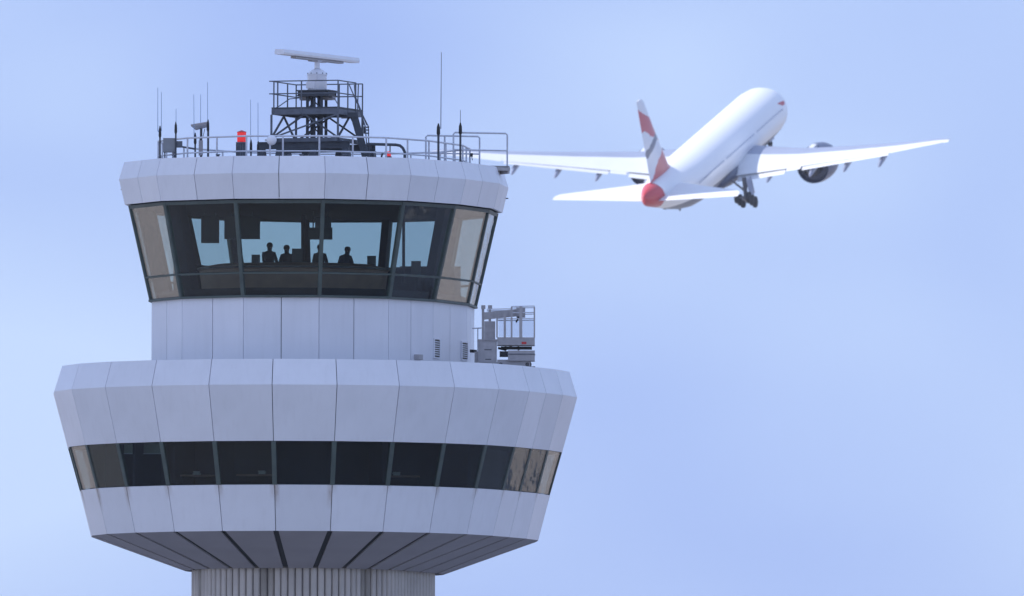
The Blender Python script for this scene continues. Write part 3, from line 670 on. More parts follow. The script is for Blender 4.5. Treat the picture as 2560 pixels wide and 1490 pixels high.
for k in range(7):
    f = (k + .5) / 7; c = lp(884 + 30 * f, 287 + 105 * f); mb = MB(); mb.box(c, (0.24, 0.72, 0.03)); mb.build('tread', STEEL, radar)
mb = MB(); a, b = lp(911, 316), lp(923, 316)
for y in (318, 325, 333): mb.tube([lp(911, y), lp(923, y)], 0.025, 6)
mb.tube([lp(911, 316), lp(911, 334)], 0.03, 6); mb.build('gate', STEEL, radar)

# --- red obstruction beacon
Y = -3.2; c = at(604, 355, Y)
bt = thing('obstruction_beacon', (c.x, Y, ZR), 'large red obstruction beacon on a dark ribbed base at the roof edge', 'beacon')
z1 = zc(604, 331, Y) - c.z; zpk = zc(604, 325.5, Y) - c.z
mb = MB(); mb.lathe((c.x, Y, ZR), [(0.165, 0), (0.17, 0.02), (0.165, c.z - ZR - .06), (0.19, c.z - ZR - .05), (0.19, c.z - ZR - .005)], n=18); bb = mb.build('base', STEEL2, bt)
for k in range(12):
    a_ = k * math.pi / 6; mb = MB(); p = Vector((c.x + .172 * math.cos(a_), Y + .172 * math.sin(a_), ZR)); mb.bar(p, p + Vector((0, 0, c.z - ZR - .06)), .03); mb.build('fin', STEEL, bb)
mb = MB(); mb.lathe(c, [(0.15, 0), (0.158, .03), (0.158, z1)], n=8); mb.build('lens', RED, bt)
mb = MB(); mb.lathe(c, [(0.172, z1), (0.17, z1 + .015), (0.012, zpk)], n=8); mb.build('cap', REDP, bt)
# small red lamp by the pipe
Y = -2.6; c = at(971, 392, Y); s = thing('small_red_lamp', (c.x, Y, ZR), 'small red lamp low on the roof beside the bent pipe', 'lamp')
mb = MB(); mb.lathe((c.x, Y, ZR), [(0.11, 0), (0.11, zc(971, 391, Y) - ZR)], n=12); mb.build('base', STEEL, s)
mb = MB(); mb.lathe((c.x, Y, zc(971, 391, Y)), [(0.085, 0), (0.09, .08), (0.07, .14), (0.02, .17)], n=14); mb.build('lens', RED, s, smooth=True)
mb = MB(); mb.tube([at(953, 396, Y), at(956, 384, Y), at(962, 381, Y), at(966, 384, Y)], 0.03, 8); mb.build('conduit', BLACK, s, smooth=True)

# --- whip aerials
def whip(px0, top, foot, bulb, Y, label, px1=None, rad=0.014, mast=0.029, m=WHIP, forks=None):
    """slender rod on a mast; pixel rows: top of rod, end of bulb, foot"""
    px1 = px1 if px1 is not None else px0
    b = at(px0, foot, Y); base = Vector((b.x, Y, ZR)); t = thing('whip_antenna', base, label, 'antenna', 'thin whip antennas on the cab roof')
    k = at(px0, bulb, Y)
    mb = MB(); mb.tube([base, k], mast, 8); mb.build('mast', STEEL, t, smooth=True)
    mb = MB(); mb.lathe(base, [(mast * 2.4, 0), (mast * 2.4, .03), (mast, .04)], n=10); mb.build('foot', STEEL, t)
    mb = MB(); mb.lathe(k, [(mast, -.22), (mast * 1.7, -.16), (mast * 1.5, .05), (rad, .18)], n=10); mb.build('loading_coil', BLACK, t, smooth=True)
    for x_, tp in (forks or [(px1, top)]):
        mb = MB()
        if forks: mb.tube([k, at(px0 + (x_ - px0) * 1.0, bulb, Y)], .03, 6)
        mb.tube([at(px0 + (x_ - px0) * (0.8 if not forks else 1.0), bulb, Y), at(x_, tp, Y)], [rad, rad * .7], 6); mb.build('rod', m, t, smooth=True)
whip(400, 219, 392, 328, -1.2, 'twin rod whip antenna at the far left end of the roof railing', forks=[(394.5, 219), (403.5, 230)])
whip(439.5, 272, 390, 318, -2.2, 'short single whip antenna rising beside the grey cabinet', px1=440.2)
whip(488, 236, 389, 345, -2.6, 'whip antenna standing left of the tilted floodlight panel', px1=484.5)
whip(502, 236, 389, 350, -1.6, 'whip antenna rising right behind the tilted floodlight panel', px1=501.6)
whip(520, 205, 388, 312, -3.0, 'tallest whip antenna of the left group, right of the floodlight panel', px1=519)
whip(627.5, 249, 385, 362, -2.5, 'thin whip antenna just right of the red beacon', px1=626.5)
whip(645.5, 257, 385, 366, -2.3, 'shorter whip antenna between the red beacon and the white globe', px1=645)
whip(1096, 131, 394, 322, -2.4, 'very tall whip antenna near the right end of the roof', px1=1103.5, rad=.02, mast=.038, m=mat('whip_grey', (0.28, 0.32, 0.42), .5))
whip(1151, 275, 397, 320, -1.6, 'dark whip antenna inside the right hand walkway rails', px1=1151, rad=.017, mast=.036, m=MATS['whip_grey'])

# --- grey cabinet, floodlight, globe, pipe
Y = -2.0; a, b = at(408, 345.5, Y), at(440, 381, Y); cx_ = (a.x + b.x) / 2
t = thing('equipment_cabinet', (cx_, Y, ZR), 'grey equipment cabinet on legs at the left end of the roof', 'cabinet')
mb = MB(); mb.box((cx_, Y, (a.z + b.z) / 2), (b.x - a.x, 0.3, a.z - b.z)); cb = mb.build('case', GREYBOX, t)
mb = MB(); mb.box((cx_, Y - .155, (a.z + b.z) / 2), (b.x - a.x - .05, 0.012, a.z - b.z - .06)); mb.build('door', GREYBOX, cb)
for s in (-1, 1): mb = MB(); mb.bar((cx_ + s * .16, Y, ZR), (cx_ + s * .16, Y, b.z), .04); mb.build('leg', STEEL2, t)
a, b = at(441, 353, Y - .1), at(456, 369, Y - .1); mb = MB(); mb.box(((a.x + b.x) / 2, Y - .1, (a.z + b.z) / 2), (b.x - a.x, .16, a.z - b.z)); mb.build('side_box', STEEL2, t)
mb = MB(); mb.tube([at(456, 367, Y), at(490, 373, Y)], .03, 8); mb.build('conduit', STEEL2, t, smooth=True)
Y = -2.2; t = thing('floodlight', (at(503, 380, Y).x, Y, ZR), 'tilted pale floodlight panel on two posts left of the beacon', 'floodlight')
P4 = [at(477, 311, Y - .25), at(519, 304, Y - .25), at(521, 314, Y + .2), at(490, 322, Y + .2)]
mb = MB(); e = Vector((0, 0, .05)); mb.hexa([p - e for p in P4], P4); hd_ = mb.build('lamp_head', BEIGE, t)
mb = MB(); cN = sum(P4, Vector()) / 4; mb.hexa([cN + (p - cN) * .85 - e * 1.2 for p in P4], [cN + (p - cN) * .85 - e * 1.02 for p in P4]); mb.build('glass_front', WHITE, hd_)
for px, tp, w in ((503, 321, .08), (520.5, 312, .07)):
    p = at(px, tp, Y); mb = MB(); mb.bar((p.x, Y, ZR), p, w); mb.build('post', STEEL, t)
p = at(502, 370, Y - .08); mb = MB(); mb.box(p, (.14, .12, .5)); mb.build('control_box', BEIGE, t)
mb = MB(); mb.tube([at(512, 322, Y), at(507, 345, Y)], .012, 6); mb.build('cable', STEEL2, t)
Y = -4.95; c = at(679, 350.5, Y); t = thing('white_globe', (c.x, Y, ZR), 'white globe radome on a short stem at the left of the radar base', 'radome')
mb = MB(); mb.lathe(c, [(0.168 * math.cos(a_), 0.168 * math.sin(a_)) for a_ in [R(-88 + k * 11) for k in range(17)]], n=24); mb.build('globe', WHITE, t, smooth=True)
mb = MB(); mb.tube([(c.x - .05, Y, ZR), (c.x - .05, Y, c.z - .15)], .03, 8); mb.box((c.x - .17, Y, c.z), (.10, .06, .07)); mb.build('stem', GALV, t)
Y = -1.8; t = thing('bent_pipe', (at(1013, 392, Y).x, Y, ZR), 'dark bent pipe running from the radar stair down to the roof', 'pipe')
q = [at(916, 360, Y), at(990, 362, Y), at(1000, 364, Y), at(1007, 370, Y), at(1012, 380, Y)]; q.append(Vector((q[-1].x, Y, ZR)))
mb = MB(); mb.tube(q, .05, 10); mb.build('pipe_run', STEEL, t, smooth=True)
for i, k in enumerate((0.15, 0.8)): p = q[0].lerp(q[1], k); mb = MB(); mb.tube([p, Vector((p.x, Y, ZR))], .02, 6); mb.build('support', STEEL, t)
for i, (px, Yv) in enumerate(((724, -4.4), (753, -4.3), (862, -4.2), (545, -4.0))):
    p = at(px, 386, Yv); t = thing('roof_fitting', (p.x, Yv, ZR), ['low dark fitting on the roof edge below the radar base, left of centre', 'low grey fitting on the roof edge below the radar columns', 'tiny dark knob on the roof edge right of the railing middle', 'low pale fitting on the roof edge left of the beacon'][i], 'roof fitting')
    mb = MB(); mb.lathe((p.x, Yv, ZR), [(0.12, 0), (0.12, .04), (.05, .05), (.05, .09), (.08, .10), (.08, .13)], n=12); mb.build('cap', STEEL2, t)

# --- walkway with rails projecting at the right
W0 = at(1133.5, 400, 1.2); zk = at(1230, 414, 1.6).z
t = thing('access_walkway', (W0.x, W0.y, zk), 'light grey railed walkway projecting past the right edge of the cab roof', 'walkway')
ax = Vector((1.80, 0.55, 0)); ac = Vector((-0.93, 1.9, 0)); o = Vector((W0.x, 1.2, 0))
def Wp(u, v, z): return o + ax * u + ac * v + Vector((0, 0, z))
mb = MB(); q = [Wp(-.55, 0, 0), Wp(1.04, 0, 0), Wp(1.04, 1, 0), Wp(-.55, 1, 0)]; mb.hexa([p + up3 * (zk - .06) for p in q], [p + up3 * zk for p in q]); mb.build('deck_plate', ROOFM, t)
mb = MB(); mb.bar(Wp(1.03, 0, zk - .14), Wp(1.03, 1, zk - .14), .06, .24); mb.bar(Wp(.4, 0, zk - .11), Wp(1.05, 0, zk - .11), .05, .10); mb.build('edge_beam', BEIGE, t)
for v, dz in ((0, 0), (1, 0)):
    zt_ = at(1200, 332.5, 1.5).z if v == 0 else at(1130, 340, 3.4).z; zm_ = at(1200, 375.5, 1.5).z if v == 0 else at(1130, 384, 3.4).z
    mb = MB(); mb.tube([Wp(0, v, zk), Wp(0, v, zt_ - .05), Wp(.03, v, zt_), Wp(.97, v, zt_), Wp(1, v, zt_ - .05), Wp(1, v, zk)], .030, 8); mb.tube([Wp(0, v, zm_), Wp(1, v, zm_)], .026, 8); mb.build('side_rail', GALV, t, smooth=True)
mb = MB(); mb.tube([Wp(.35, 1, zk), Wp(.35, 1, at(1130, 340, 3.4).z)], .03, 8); mb.build('rail_post', GALV, t)
p = Wp(.85, 1, at(1183, 386, 3.2).z); mb = MB(); mb.box(p, (.09, .09, .12)); mb.tube([p, p + Vector((.03, 0, -.18))], .015, 6); mb.build('latch', BLACK, t)

# ------------------------------------------------------------------ maintenance cradle on the terrace
ZT = LV['top'][1] - .004; Y = -0.6
def q2(px, py, Yv=Y): return at(px, py, Yv)
t = thing('maintenance_cradle', (q2(1265, 900).x, Y, ZT), 'beige window cleaning cradle and hoist parked on the terrace at the right', 'cradle')
def qbox(x0, x1, y0, y1, Y0, Y1, name, m, parent):
    a, b = q2(x0, y0, Y0), q2(x1, y1, Y0); mb = MB(); mb.box(((a.x + b.x) / 2, (Y0 + Y1) / 2, (a.z + b.z) / 2), (b.x - a.x, Y1 - Y0, a.z - b.z)); return mb.build(name, m, parent)
cabn = qbox(1196, 1242, 851, 912, Y - .3, Y + .5, 'hoist_cabinet', BEIGE, t)
qbox(1201, 1239, 856, 905, Y - .315, Y - .298, 'door', BEIGE, cabn); qbox(1194, 1244, 848, 851.3, Y - .33, Y + .53, 'lid', BEIGE, cabn)
MARK = mat('marking_dark', (0.10, 0.10, 0.11), .7)
for x0, x1, y0 in ((1211, 1229, 873), (1213, 1228, 897)): qbox(x0, x1, y0, y0 + 2.6, Y - .320, Y - .314, 'plate', MARK, cabn)
qbox(1186, 1195.5, 879, 909, Y - .1, Y + .35, 'battery_box', BEIGE, t)
for x in (1207.5, 1224.5):
    a = q2(x, 851, Y + .1); b = q2(x, 768, Y + .1); mb = MB(); mb.bar(a, b, .085); pm = mb.build('hoist_post', BEIGE, t)
    qbox(x - 4.5, x + 6, 763, 772, Y, Y + .22, 'post_cap', BEIGE, pm)
qbox(1211, 1238, 803, 849, Y + .05, Y + .4, 'winch_cover', BEIGE, t)
mb = MB(); a, b = q2(1210, 790, Y + .1), q2(1300, 781, Y + .1); mb.bar(a, b, .16, .24); jb = mb.build('jib', BEIGE, t)
qbox(1291, 1313, 768, 793, Y - .1, Y + .3, 'jib_head', BEIGE, jb); qbox(1293, 1304, 791, 795, Y - .12, Y + .2, 'roller', BLACK, jb)
mb = MB(); mb.tube([q2(1296, 795), q2(1290, 806)], .03, 6); mb.build('hook', BLACK, jb)
# cage
tray = qbox(1243, 1337, 843, 863, Y - .35, Y + .55, 'cage_tray', BEIGE, t)
qbox(1304, 1316, 854.5, 860.5, Y - .357, Y - .349, 'red_plate', REDP, tray)
PLEX = glass('mesh_panel', (0.86, 0.88, 0.92), .5, .0, .06)
for dy in (-.32, .52):
    mb = MB()
    for py, x0 in ((766, 1278.5), (782, 1278.5), (797, 1243), (773, 1217)):
        mb.tube([q2(x0, py + (0 if dy < 0 else 4), Y + dy), q2(1336.5 if py != 773 else 1280, py - 1 + (0 if dy < 0 else 4), Y + dy)], .018, 6)
    cr_ = mb.build('cage_rail', GALV, t)
    for x, w in ((1242.5, .05), (1262, .075), (1279, .06), (1302, .10), (1336, .05)):
        mb = MB(); mb.bar(q2(x, 844, Y + dy), q2(x, 767 if x > 1270 else 780, Y + dy), w); mb.build('cage_post', BEIGE, cr_)
qbox(1246, 1334, 799, 842, Y + .49, Y + .5, 'clear_panel', PLEX, t)
# trolley under the cage
qbox(1252, 1330, 866, 873, Y - .1, Y + .4, 'slew_ring', BLACK, t)
for x in (1262, 1294): qbox(x, x + 4, 862, 880, Y, Y + .2, 'strut', GALV, t)
tr_ = qbox(1270, 1337, 876, 902, Y - .35, Y + .5, 'counterweight', BEIGE, t)
qbox(1268, 1338, 884, 886.5, Y - .37, Y + .52, 'strap', STEEL2, tr_)
qbox(1249, 1272, 878, 891, Y - .3, Y + .3, 'motor', BLACK, t)
mb = MB(); mb.tube([q2(1245, 870), q2(1262, 874), q2(1275, 868), q2(1300, 872)], .04, 8); mb.build('hose', BLACK, t, smooth=True)
qbox(1243, 1326, 899, 915, Y - .25, Y + .4, 'chassis', BEIGE, t)
for x in (1252, 1318):
    for dy in (-.2, .35):
        c = q2(x, 911, Y + dy); mb = MB(); rd_ = max(.08, c.z - ZT); c.z = ZT + rd_; mb.lathe(c - Vector((0, .05, 0)), [(rd_ * .5, 0), (rd_, .01), (rd_, .09), (rd_ * .5, .1)], axis=(0, 1, 0), n=16); mb.build('wheel', BLACK, t, smooth=True)
mb = MB(); mb.bar((q2(1244, 905).x, Y, ZT + .03), (q2(1338, 905).x, Y, ZT + .03), .5, .06); mb.build('track', STEEL, t)
mb = MB(); mb.tube([q2(1180, 821, Y + .6), q2(1204, 820, Y + .6)], .022, 6); mb.tube([q2(1194.5, 821, Y + .6), q2(1194.5, 905, Y + .6)], .022, 6); mb.build('low_rail', GALV, t)

# ------------------------------------------------------------------ airliner
def plane_paint(name, base, rules, rough=0.3):
    """white paint with livery zones; rules: list of (colour, mask expression on object x,y,z)"""
    m = bpy.data.materials.new(name); m.use_nodes = True; tt = m.node_tree; b = tt.nodes['Principled BSDF']; L = tt.links.new
    b.inputs['Roughness'].default_value = rough; co = tt.nodes.new('ShaderNodeTexCoord'); sx = tt.nodes.new('ShaderNodeSeparateXYZ'); L(co.outputs['Object'], sx.inputs[0])
    nz = tt.nodes.new('ShaderNodeTexNoise'); nz.inputs['Scale'].default_value = .5; nz.inputs['Detail'].default_value = 2; L(co.outputs['Object'], nz.inputs[0])
    cur = tt.nodes.new('ShaderNodeRGB'); cur.outputs[0].default_value = (*base, 1); cur = cur.outputs[0]
    def M(op, *a):
        n = tt.nodes.new('ShaderNodeMath'); n.operation = op
        for i, q in enumerate(a):
            if isinstance(q, (int, float)): n.inputs[i].default_value = q
            else: L(q, n.inputs[i])
        return n.outputs[0]
    for c, (axis, lo, hi, wob, (sk_axis, skew)) in rules:
        v = M('ADD', sx.outputs[axis], M('MULTIPLY', M('SUBTRACT', nz.outputs['Fac'], .5), wob)); v = M('ADD', v, M('MULTIPLY', sx.outputs[sk_axis], skew))
        k = M('MULTIPLY', M('GREATER_THAN', v, lo), M('LESS_THAN', v, hi))
        mx = tt.nodes.new('ShaderNodeMixRGB'); L(k, mx.inputs[0]); L(cur, mx.inputs[1]); mx.inputs[2].default_value = (*c, 1); cur = mx.outputs[0]
    L(cur, b.inputs['Base Color']); return m
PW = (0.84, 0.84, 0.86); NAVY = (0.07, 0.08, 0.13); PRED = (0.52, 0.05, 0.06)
# object axes of the aircraft: x = aft of the nose, y = starboard, z = up
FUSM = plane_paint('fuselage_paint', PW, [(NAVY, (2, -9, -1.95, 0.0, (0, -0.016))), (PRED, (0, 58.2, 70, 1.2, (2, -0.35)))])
FINM = plane_paint('fin_paint', (0.72, 0.73, 0.78), [(PRED, (2, -12.4, -10.2, 1.6, (0, -0.35))), ((0.12, 0.12, 0.17), (2, 23.9, 24.9, 1.6, (0, 0.3))), (PRED, (2, -20, 35.6, 1.8, (0, 0.55)))])
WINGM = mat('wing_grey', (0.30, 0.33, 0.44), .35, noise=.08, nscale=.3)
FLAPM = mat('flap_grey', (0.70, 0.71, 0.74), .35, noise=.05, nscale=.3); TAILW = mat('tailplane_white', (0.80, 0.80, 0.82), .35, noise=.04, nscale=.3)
NACM = mat('nacelle_blue', (0.06, 0.075, 0.14), .3); EXH = mat('exhaust_metal', (0.12, 0.11, 0.11), .4, metal=.8); GEARM = mat('gear_metal', (0.16, 0.16, 0.18), .5)
yaw, pit, rol = R(14.5), R(14.6), R(-0.7); PY = 1699.0
fwd = Vector((math.sin(yaw) * math.cos(pit), math.cos(yaw) * math.cos(pit), math.sin(pit)))
pr = Vector((math.cos(yaw), -math.sin(yaw), 0)); pu = pr.cross(fwd)
pr2 = pr * math.cos(rol) - pu * math.sin(rol); pu2 = pu * math.cos(rol) + pr * math.sin(rol)
po = at(1778, 390, PY) + fwd * 31
air = thing('airliner', po, 'white twin engine jet airliner climbing away with red tail and wheels down', 'airplane')
ORG[air.name] = Vector()
air.matrix_world = Matrix(((-fwd.x, pr2.x, pu2.x, po.x), (-fwd.y, pr2.y, pu2.y, po.y), (-fwd.z, pr2.z, pu2.z, po.z), (0, 0, 0, 1)))
def sect(x, ry, rz_, zc_, n=36): return [Vector((x, ry * math.sin(2 * math.pi * k / n), zc_ + rz_ * math.cos(2 * math.pi * k / n))) for k in range(n)]
st = [(0, .05, .05, -.9), (.25, .62, .6, -.88), (.8, 1.15, 1.1, -.78), (1.7, 1.75, 1.7, -.6), (3, 2.3, 2.25, -.4), (4.5, 2.7, 2.7, -.2), (6.5, 2.98, 3.0, -.06), (9, 3.1, 3.1, 0), (20, 3.1, 3.1, 0), (32, 3.1, 3.1, 0), (43, 3.1, 3.1, 0),
      (46, 3.02, 3.0, .1), (49, 2.78, 2.75, .34), (52, 2.42, 2.42, .65), (55, 1.98, 2.02, 1.0), (57.5, 1.58, 1.66, 1.25), (59.5, 1.2, 1.36, 1.42), (61.2, .78, 1.05, 1.52), (62.4, .36, .74, 1.56), (62.9, .12, .5, 1.56)]
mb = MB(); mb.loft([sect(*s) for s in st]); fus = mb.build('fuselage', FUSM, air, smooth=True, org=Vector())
# belly fairing
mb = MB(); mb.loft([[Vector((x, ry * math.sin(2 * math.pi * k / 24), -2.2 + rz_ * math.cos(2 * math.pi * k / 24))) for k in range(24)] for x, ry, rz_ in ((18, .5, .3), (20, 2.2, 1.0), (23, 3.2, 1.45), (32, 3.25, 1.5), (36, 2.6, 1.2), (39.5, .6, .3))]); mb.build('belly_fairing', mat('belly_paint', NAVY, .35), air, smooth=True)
# cabin windows, cockpit glass and ribbon mark
mb = MB()
for s in (-1, 1):
    for k in range(78):
        x = 8.2 + k * .53
        if 21 < x < 22.2 or 36 < x < 37: continue
        for zz in (.62,):
            yb = s * math.sqrt(3.1 ** 2 - zz ** 2); mb.box((x, yb, zz), (.22, .03, .32), Matrix.Rotation(-s * .2, 3, 'X'))
mw = mb.build('cabin_windows', mat('cabin_glass', (0.46, 0.51, 0.66), .2), fus); mw['kind'] = 'stuff'
def fus_pt(x, th, d):
    i = max(k for k in range(len(st)) if st[k][0] <= x); j_ = min(i + 1, len(st) - 1); f = 0 if i == j_ else (x - st[i][0]) / (st[j_][0] - st[i][0])
    ry, rz_, zc_ = [st[i][q] + (st[j_][q] - st[i][q]) * f for q in (1, 2, 3)]; return Vector((x, (ry + d) * math.sin(th), zc_ + (rz_ + d) * math.cos(th)))
def patch(xs, lo, hi, name, m, s=1):
    mb = MB(); n = len(xs); o_ = [fus_pt(x, s * R(a_), .03) for x, a_ in zip(xs, lo)] + [fus_pt(x, s * R(a_), .03) for x, a_ in zip(xs, hi)]; i_ = [fus_pt(x, s * R(a_), -.05) for x, a_ in zip(xs, lo)] + [fus_pt(x, s * R(a_), -.05) for x, a_ in zip(xs, hi)]
    fs = []
    for k in range(n - 1): fs += [(k, k + 1, n + k + 1, n + k), (2 * n + k, 3 * n + k, 3 * n + k + 1, 2 * n + k + 1), (k, 2 * n + k, 2 * n + k + 1, k + 1), (n + k, n + k + 1, 3 * n + k + 1, 3 * n + k)]
    fs += [(0, n, 3 * n, 2 * n), (n - 1, 3 * n - 1, 4 * n - 1, 2 * n - 1)]
    mb.add(o_ + i_, fs); return mb.build(name, m, fus, smooth=False)
for s in (-1, 1):
    patch([5.2, 5.9, 6.6, 7.4, 8.2, 9.0], [66, 64, 63, 62, 61, 60], [67, 70, 72, 71, 66, 61], 'ribbon_mark', mat('ribbon_red', PRED, .4), s)
    patch([2.0, 2.6, 3.3], [8, 8, 10], [50, 62, 60], 'cockpit_window', MATS['cabin_glass'], s)
# lifting surfaces
def foil(le, te, y, z, tc_, n=10, twist=0.0, vertical=False, camber=.02):
    ch = te - le; up_ = []; lo_ = []
    for k in range(n + 1):
        f = (1 - math.cos(math.pi * k / n)) / 2; th = tc_ * 5 * (.2969 * math.sqrt(f) - .126 * f - .3516 * f * f + .2843 * f ** 3 - .1 * f ** 4) * ch; cm = camber * 4 * f * (1 - f) * ch; x = le + f * ch
        dz = -(f - .25) * ch * math.tan(twist)
        up_.append((x, cm + th + dz)); lo_.append((x, cm - th + dz))
    pr_ = up_ + lo_[-2:0:-1]
    return [Vector((x, h, z)) if vertical else Vector((x, y, z + h)) for x, h in pr_]
wy = [(2.4, 19.4, 32.4, -1.75, .135), (6, 22.2, 32.8, -1.35, .125), (9.8, 25.0, 33.4, -.85, .115), (16, 29.3, 35.5, .25, .105), (23, 34.0, 38.2, 1.55, .10), (28.5, 37.8, 40.2, 2.75, .095), (30.1, 39.3, 41.1, 3.1, .09), (30.46, 40.2, 41.3, 3.18, .08)]
def te_at(y):
    for i in range(len(wy) - 1):
        if wy[i][0] <= y <= wy[i + 1][0]:
            f = (y - wy[i][0]) / (wy[i + 1][0] - wy[i][0]); return [wy[i][q] + (wy[i + 1][q] - wy[i][q]) * f for q in (1, 2, 3, 4)]
for s, nm in ((1, 'wing'), (-1, 'wing')):
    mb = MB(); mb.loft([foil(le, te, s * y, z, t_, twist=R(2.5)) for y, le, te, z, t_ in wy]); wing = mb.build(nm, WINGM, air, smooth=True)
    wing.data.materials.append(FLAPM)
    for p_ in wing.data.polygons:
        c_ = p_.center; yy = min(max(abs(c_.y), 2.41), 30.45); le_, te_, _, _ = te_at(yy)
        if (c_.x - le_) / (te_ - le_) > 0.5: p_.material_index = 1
    def flap(y0, y1, ch0, ch1, defl, name, back=0.35, drop=0.12):
        rg = []
        for y, ch in ((y0, ch0), ((y0 + y1) / 2, (ch0 + ch1) / 2), (y1, ch1)):
            le, te, z, t_ = te_at(y); zt_ = z - (te - le) * .75 * math.tan(R(2.5))
            fo = foil(0, ch, s * y, 0, .12, camber=0.0)
            rg.append([Vector((te - ch * back + p.x * math.cos(defl) + p.z * math.sin(defl), p.y, zt_ + .10 - drop * 0 - p.x * math.sin(defl) + p.z * math.cos(defl))) for p in fo])
        mb = MB(); mb.loft(rg); return mb.build(name, FLAPM, wing, smooth=True)
    flap(3.4, 9.2, 2.3, 1.9, R(17), 'inboard_flap', back=.6); flap(9.4, 11.2, 1.7, 1.6, R(10), 'flaperon', back=.6); flap(11.4, 22.6, 1.7, 1.1, R(15), 'outboard_flap', back=.6); flap(22.9, 29.6, 1.3, .6, R(4), 'aileron', back=.8)
    # flap track fairings
    for y in (7.2, 12.6, 17.0, 21.6):
        le, te, z, t_ = te_at(y); mb = MB(); n_ = 10
        mb.loft([[Vector((x, s * (y + w_ * math.cos(2 * math.pi * k / n_)), zz + h_ * math.sin(2 * math.pi * k / n_))) for k in range(n_)] for x, w_, h_, zz in ((te - 3.2, .05, .05, z - .5), (te - 2.2, .24, .32, z - .7), (te - .2, .28, .36, z - .9), (te + .9, .2, .26, z - 1.15), (te + 1.5, .04, .05, z - 1.3))]); mb.build('flap_fairing', WINGM, wing, smooth=True)
    # engine
    ey, ez, ex = s * 9.95, -3.15, 18.2
    mb = MB(); mb.lathe((ex, ey, ez), [(1.62, .55), (1.66, .2), (1.78, .0), (1.95, .25), (2.12, 1.2), (2.16, 2.4), (2.06, 3.9), (1.86, 5.2), (1.80, 5.22), (1.6, 4.6)], axis=(1, 0, 0), n=36); eng = mb.build('engine_nacelle', NACM, air, smooth=True)
    mb = MB(); mb.lathe((ex, ey, ez), [(1.02, 3.8), (1.0, 5.2), (.72, 6.7), (.70, 6.7), (.6, 6.2), (.5, 6.2), (.42, 6.9), (.05, 8.0)], axis=(1, 0, 0), n=28); mb.build('exhaust', EXH, eng, smooth=True)
    mb = MB(); mb.lathe((ex, ey, ez), [(.05, .5), (.3, .8), (.5, 1.2), (1.6, 1.25), (1.6, 4.4), (1.0, 4.5)], axis=(1, 0, 0), n=28); mb.build('fan', EXH, eng, smooth=True)
    mb = MB(); mb.loft([[Vector((x, ey + w_ * c_, z_)) for c_, z_ in ((-1, z0), (1, z0), (1, z1), (-1, z1))] for x, w_, z0, z1 in ((20.2, .1, ez + 1.9, ez + 2.1), (22.0, .28, ez + 1.7, ez + 2.45), (25.5, .3, ez + 1.1, ez + 2.3), (28.6, .12, ez + 1.2, ez + 1.8))]); mb.build('pylon', FLAPM, eng, smooth=False)
    # tailplane
    mb = MB(); mb.loft([foil(le, te, s * y, z, .10, camber=0, twist=R(3)) for y, le, te, z in ((.5, 51.6, 60.2, 1.2), (4, 54.7, 60.9, 1.4), (9.8, 59.4, 62.2, 1.75), (10.5, 60.2, 62.5, 1.8), (10.78, 61.2, 62.55, 1.82))]); mb.build('tailplane', TAILW, air, smooth=True)
    # main gear
    gx, gy = 34.2, s * 4.5
    top, ax_ = Vector((gx, gy, -1.9)), Vector((gx + .2, gy + s * .1, -4.5))
    mb = MB(); mb.tube([top, ax_], [.26, .22], 12); mb.tube([Vector((gx, s * 3.0, -2.2)), top.lerp(ax_, .62)], .13, 8); mb.tube([Vector((gx - 2.4, gy, -2.0)), top.lerp(ax_, .68)], .11, 8); strut = mb.build('main_gear_leg', GEARM, air, smooth=True)
    bg_ = Matrix.Rotation(R(-22), 3, 'Y')
    mb = MB(); mb.bar(ax_ + bg_ @ Vector((-1.6, 0, 0)), ax_ + bg_ @ Vector((1.6, 0, 0)), .28, .3)
    for dx in (-1.45, 0, 1.45): mb.tube([ax_ + bg_ @ Vector((dx, -.75, 0)), ax_ + bg_ @ Vector((dx, .75, 0))], .1, 8)
    mb.build('bogie_beam', GEARM, strut)
    for dx in (-1.45, 0, 1.45):
        for dy in (-.7, .7):
            c = ax_ + bg_ @ Vector((dx, dy - .24, 0)); mb = MB(); mb.lathe(c, [(.25, .03), (.48, .0), (.62, .05), (.66, .14), (.66, .34), (.62, .43), (.48, .48), (.25, .45)], axis=(0, 1, 0), n=22); mb.build('wheel', BLACK, strut, smooth=True)
    mb = MB(); a_ = top + Vector((-.9, s * .55, 0)); b_ = a_ + Vector((2.3, 0, 0)); dn_ = Vector((.1, s * .35, -2.0)); e_ = Vector((0, s * .06, 0)); mb.hexa([a_, b_, b_ + dn_, a_ + dn_], [a_ + e_, b_ + e_, b_ + dn_ + e_, a_ + dn_ + e_]); mb.build('gear_door', WINGM, strut)
# fin
mb = MB(); mb.loft([foil(le, te, 0, z, .10, vertical=True, camber=0) for z, le, te in ((2.2, 48.6, 59.4), (3.4, 51.4, 59.8), (5, 53.0, 60.3), (9, 57.0, 61.8), (12.3, 60.0, 63.0), (12.75, 60.7, 63.15), (12.95, 61.6, 63.2))]); fin = mb.build('fin', FINM, air, smooth=True)
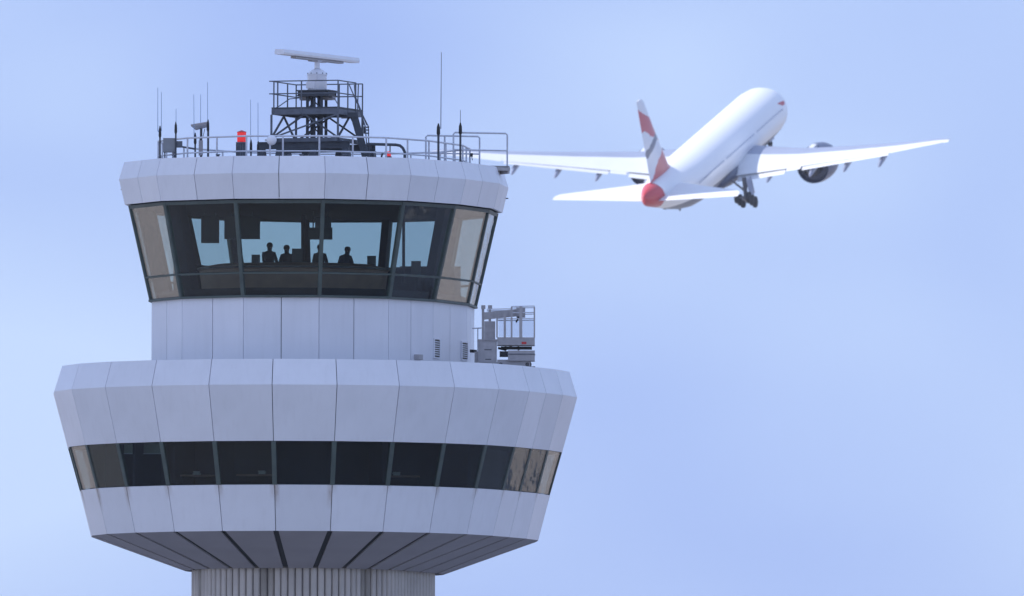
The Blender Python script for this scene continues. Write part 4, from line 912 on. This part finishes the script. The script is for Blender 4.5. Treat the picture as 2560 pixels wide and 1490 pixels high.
# nose gear, half retracted
mb = MB(); nt_, nb_ = Vector((5.6, 0, -2.5)), Vector((4.6, 0, -4.1)); mb.tube([nt_, nb_], [.16, .13], 10); mb.tube([Vector((4.0, 0, -2.3)), nt_.lerp(nb_, .6)], .08, 8); ng = mb.build('nose_gear_leg', GEARM, air, smooth=True)
for s in (-1, 1):
    mb = MB(); mb.lathe(nb_ + Vector((0, s * .38 - .17, 0)), [(.2, .02), (.4, 0), (.53, .08), (.53, .26), (.4, .34), (.2, .32)], axis=(0, 1, 0), n=20); mb.build('wheel', BLACK, ng, smooth=True)
    mb = MB(); mb.box((5.2, s * .75, -3.2), (2.2, .06, .8)); mb.build('gear_door', WINGM, ng)
mb = MB(); mb.box((47, 0, -2.75), (.7, .06, .5)); mb.build('blade_antenna', GEARM, fus)

# ------------------------------------------------------------------ cloud overhead that shades the tower (the jet is beyond its shadow)
cm = bpy.data.materials.new('cloud_white'); cm.use_nodes = True; tt = cm.node_tree; b = tt.nodes['Principled BSDF']
b.inputs['Base Color'].default_value = (.9, .9, .9, 1); b.inputs['Roughness'].default_value = 1.0; b.inputs['Specular IOR Level'].default_value = 0.0
nz = tt.nodes.new('ShaderNodeTexNoise'); nz.inputs['Scale'].default_value = .05; bp = tt.nodes.new('ShaderNodeBump'); bp.inputs['Strength'].default_value = .6; bp.inputs['Distance'].default_value = 6; tt.links.new(nz.outputs[0], bp.inputs['Height']); tt.links.new(bp.outputs[0], b.inputs['Normal'])
cc = Vector((T0.x, 0, 25)) + SUN * 1100
bm = bmesh.new(); rnd = random.Random(3)
from mathutils import noise as mnoise
for k in range(26):
    a_ = rnd.uniform(0, 6.283); d_ = 95 * math.sqrt(rnd.random()); rad = rnd.uniform(32, 58) * (1 - .35 * d_ / 95)
    res = bmesh.ops.create_icosphere(bm, subdivisions=3, radius=rad)
    for v in res['verts']:
        p = v.co.copy(); n_ = mnoise.fractal(p * .045 + Vector((k * 9.1, 0, 0)), 1.0, 2.0, 4); v.co = p * (1 + .22 * n_)
        if v.co.z < -rad * .35: v.co.z = -rad * .35 + (v.co.z + rad * .35) * .3
        v.co += Vector((d_ * math.cos(a_), d_ * math.sin(a_), rnd.uniform(-4, 4) * 0 + rad * .3))
me = bpy.data.meshes.new('cloud'); bm.to_mesh(me); bm.free(); me.materials.append(cm)
for p in me.polygons: p.use_smooth = True
co_ = bpy.data.objects.new('cloud', me); col.objects.link(co_); co_.location = cc; co_['kind'] = 'structure'

# ------------------------------------------------------------------ haze: the air between the camera and the far jet
hz = MB(); hz.box((0, 0, 112), (62000, 62000, 226)); ho = hz.build('haze', bpy.data.materials.new('haze_air')); ho['kind'] = 'stuff'
hm = ho.data.materials[0]; hm.use_nodes = True; tt = hm.node_tree; tt.nodes.clear()
o_ = tt.nodes.new('ShaderNodeOutputMaterial'); pv = tt.nodes.new('ShaderNodeVolumePrincipled')
pv.inputs['Color'].default_value = (0.78, 0.84, 1.0, 1); pv.inputs['Density'].default_value = 0.00003; pv.inputs['Anisotropy'].default_value = 0.0
tt.links.new(pv.outputs[0], o_.inputs['Volume'])
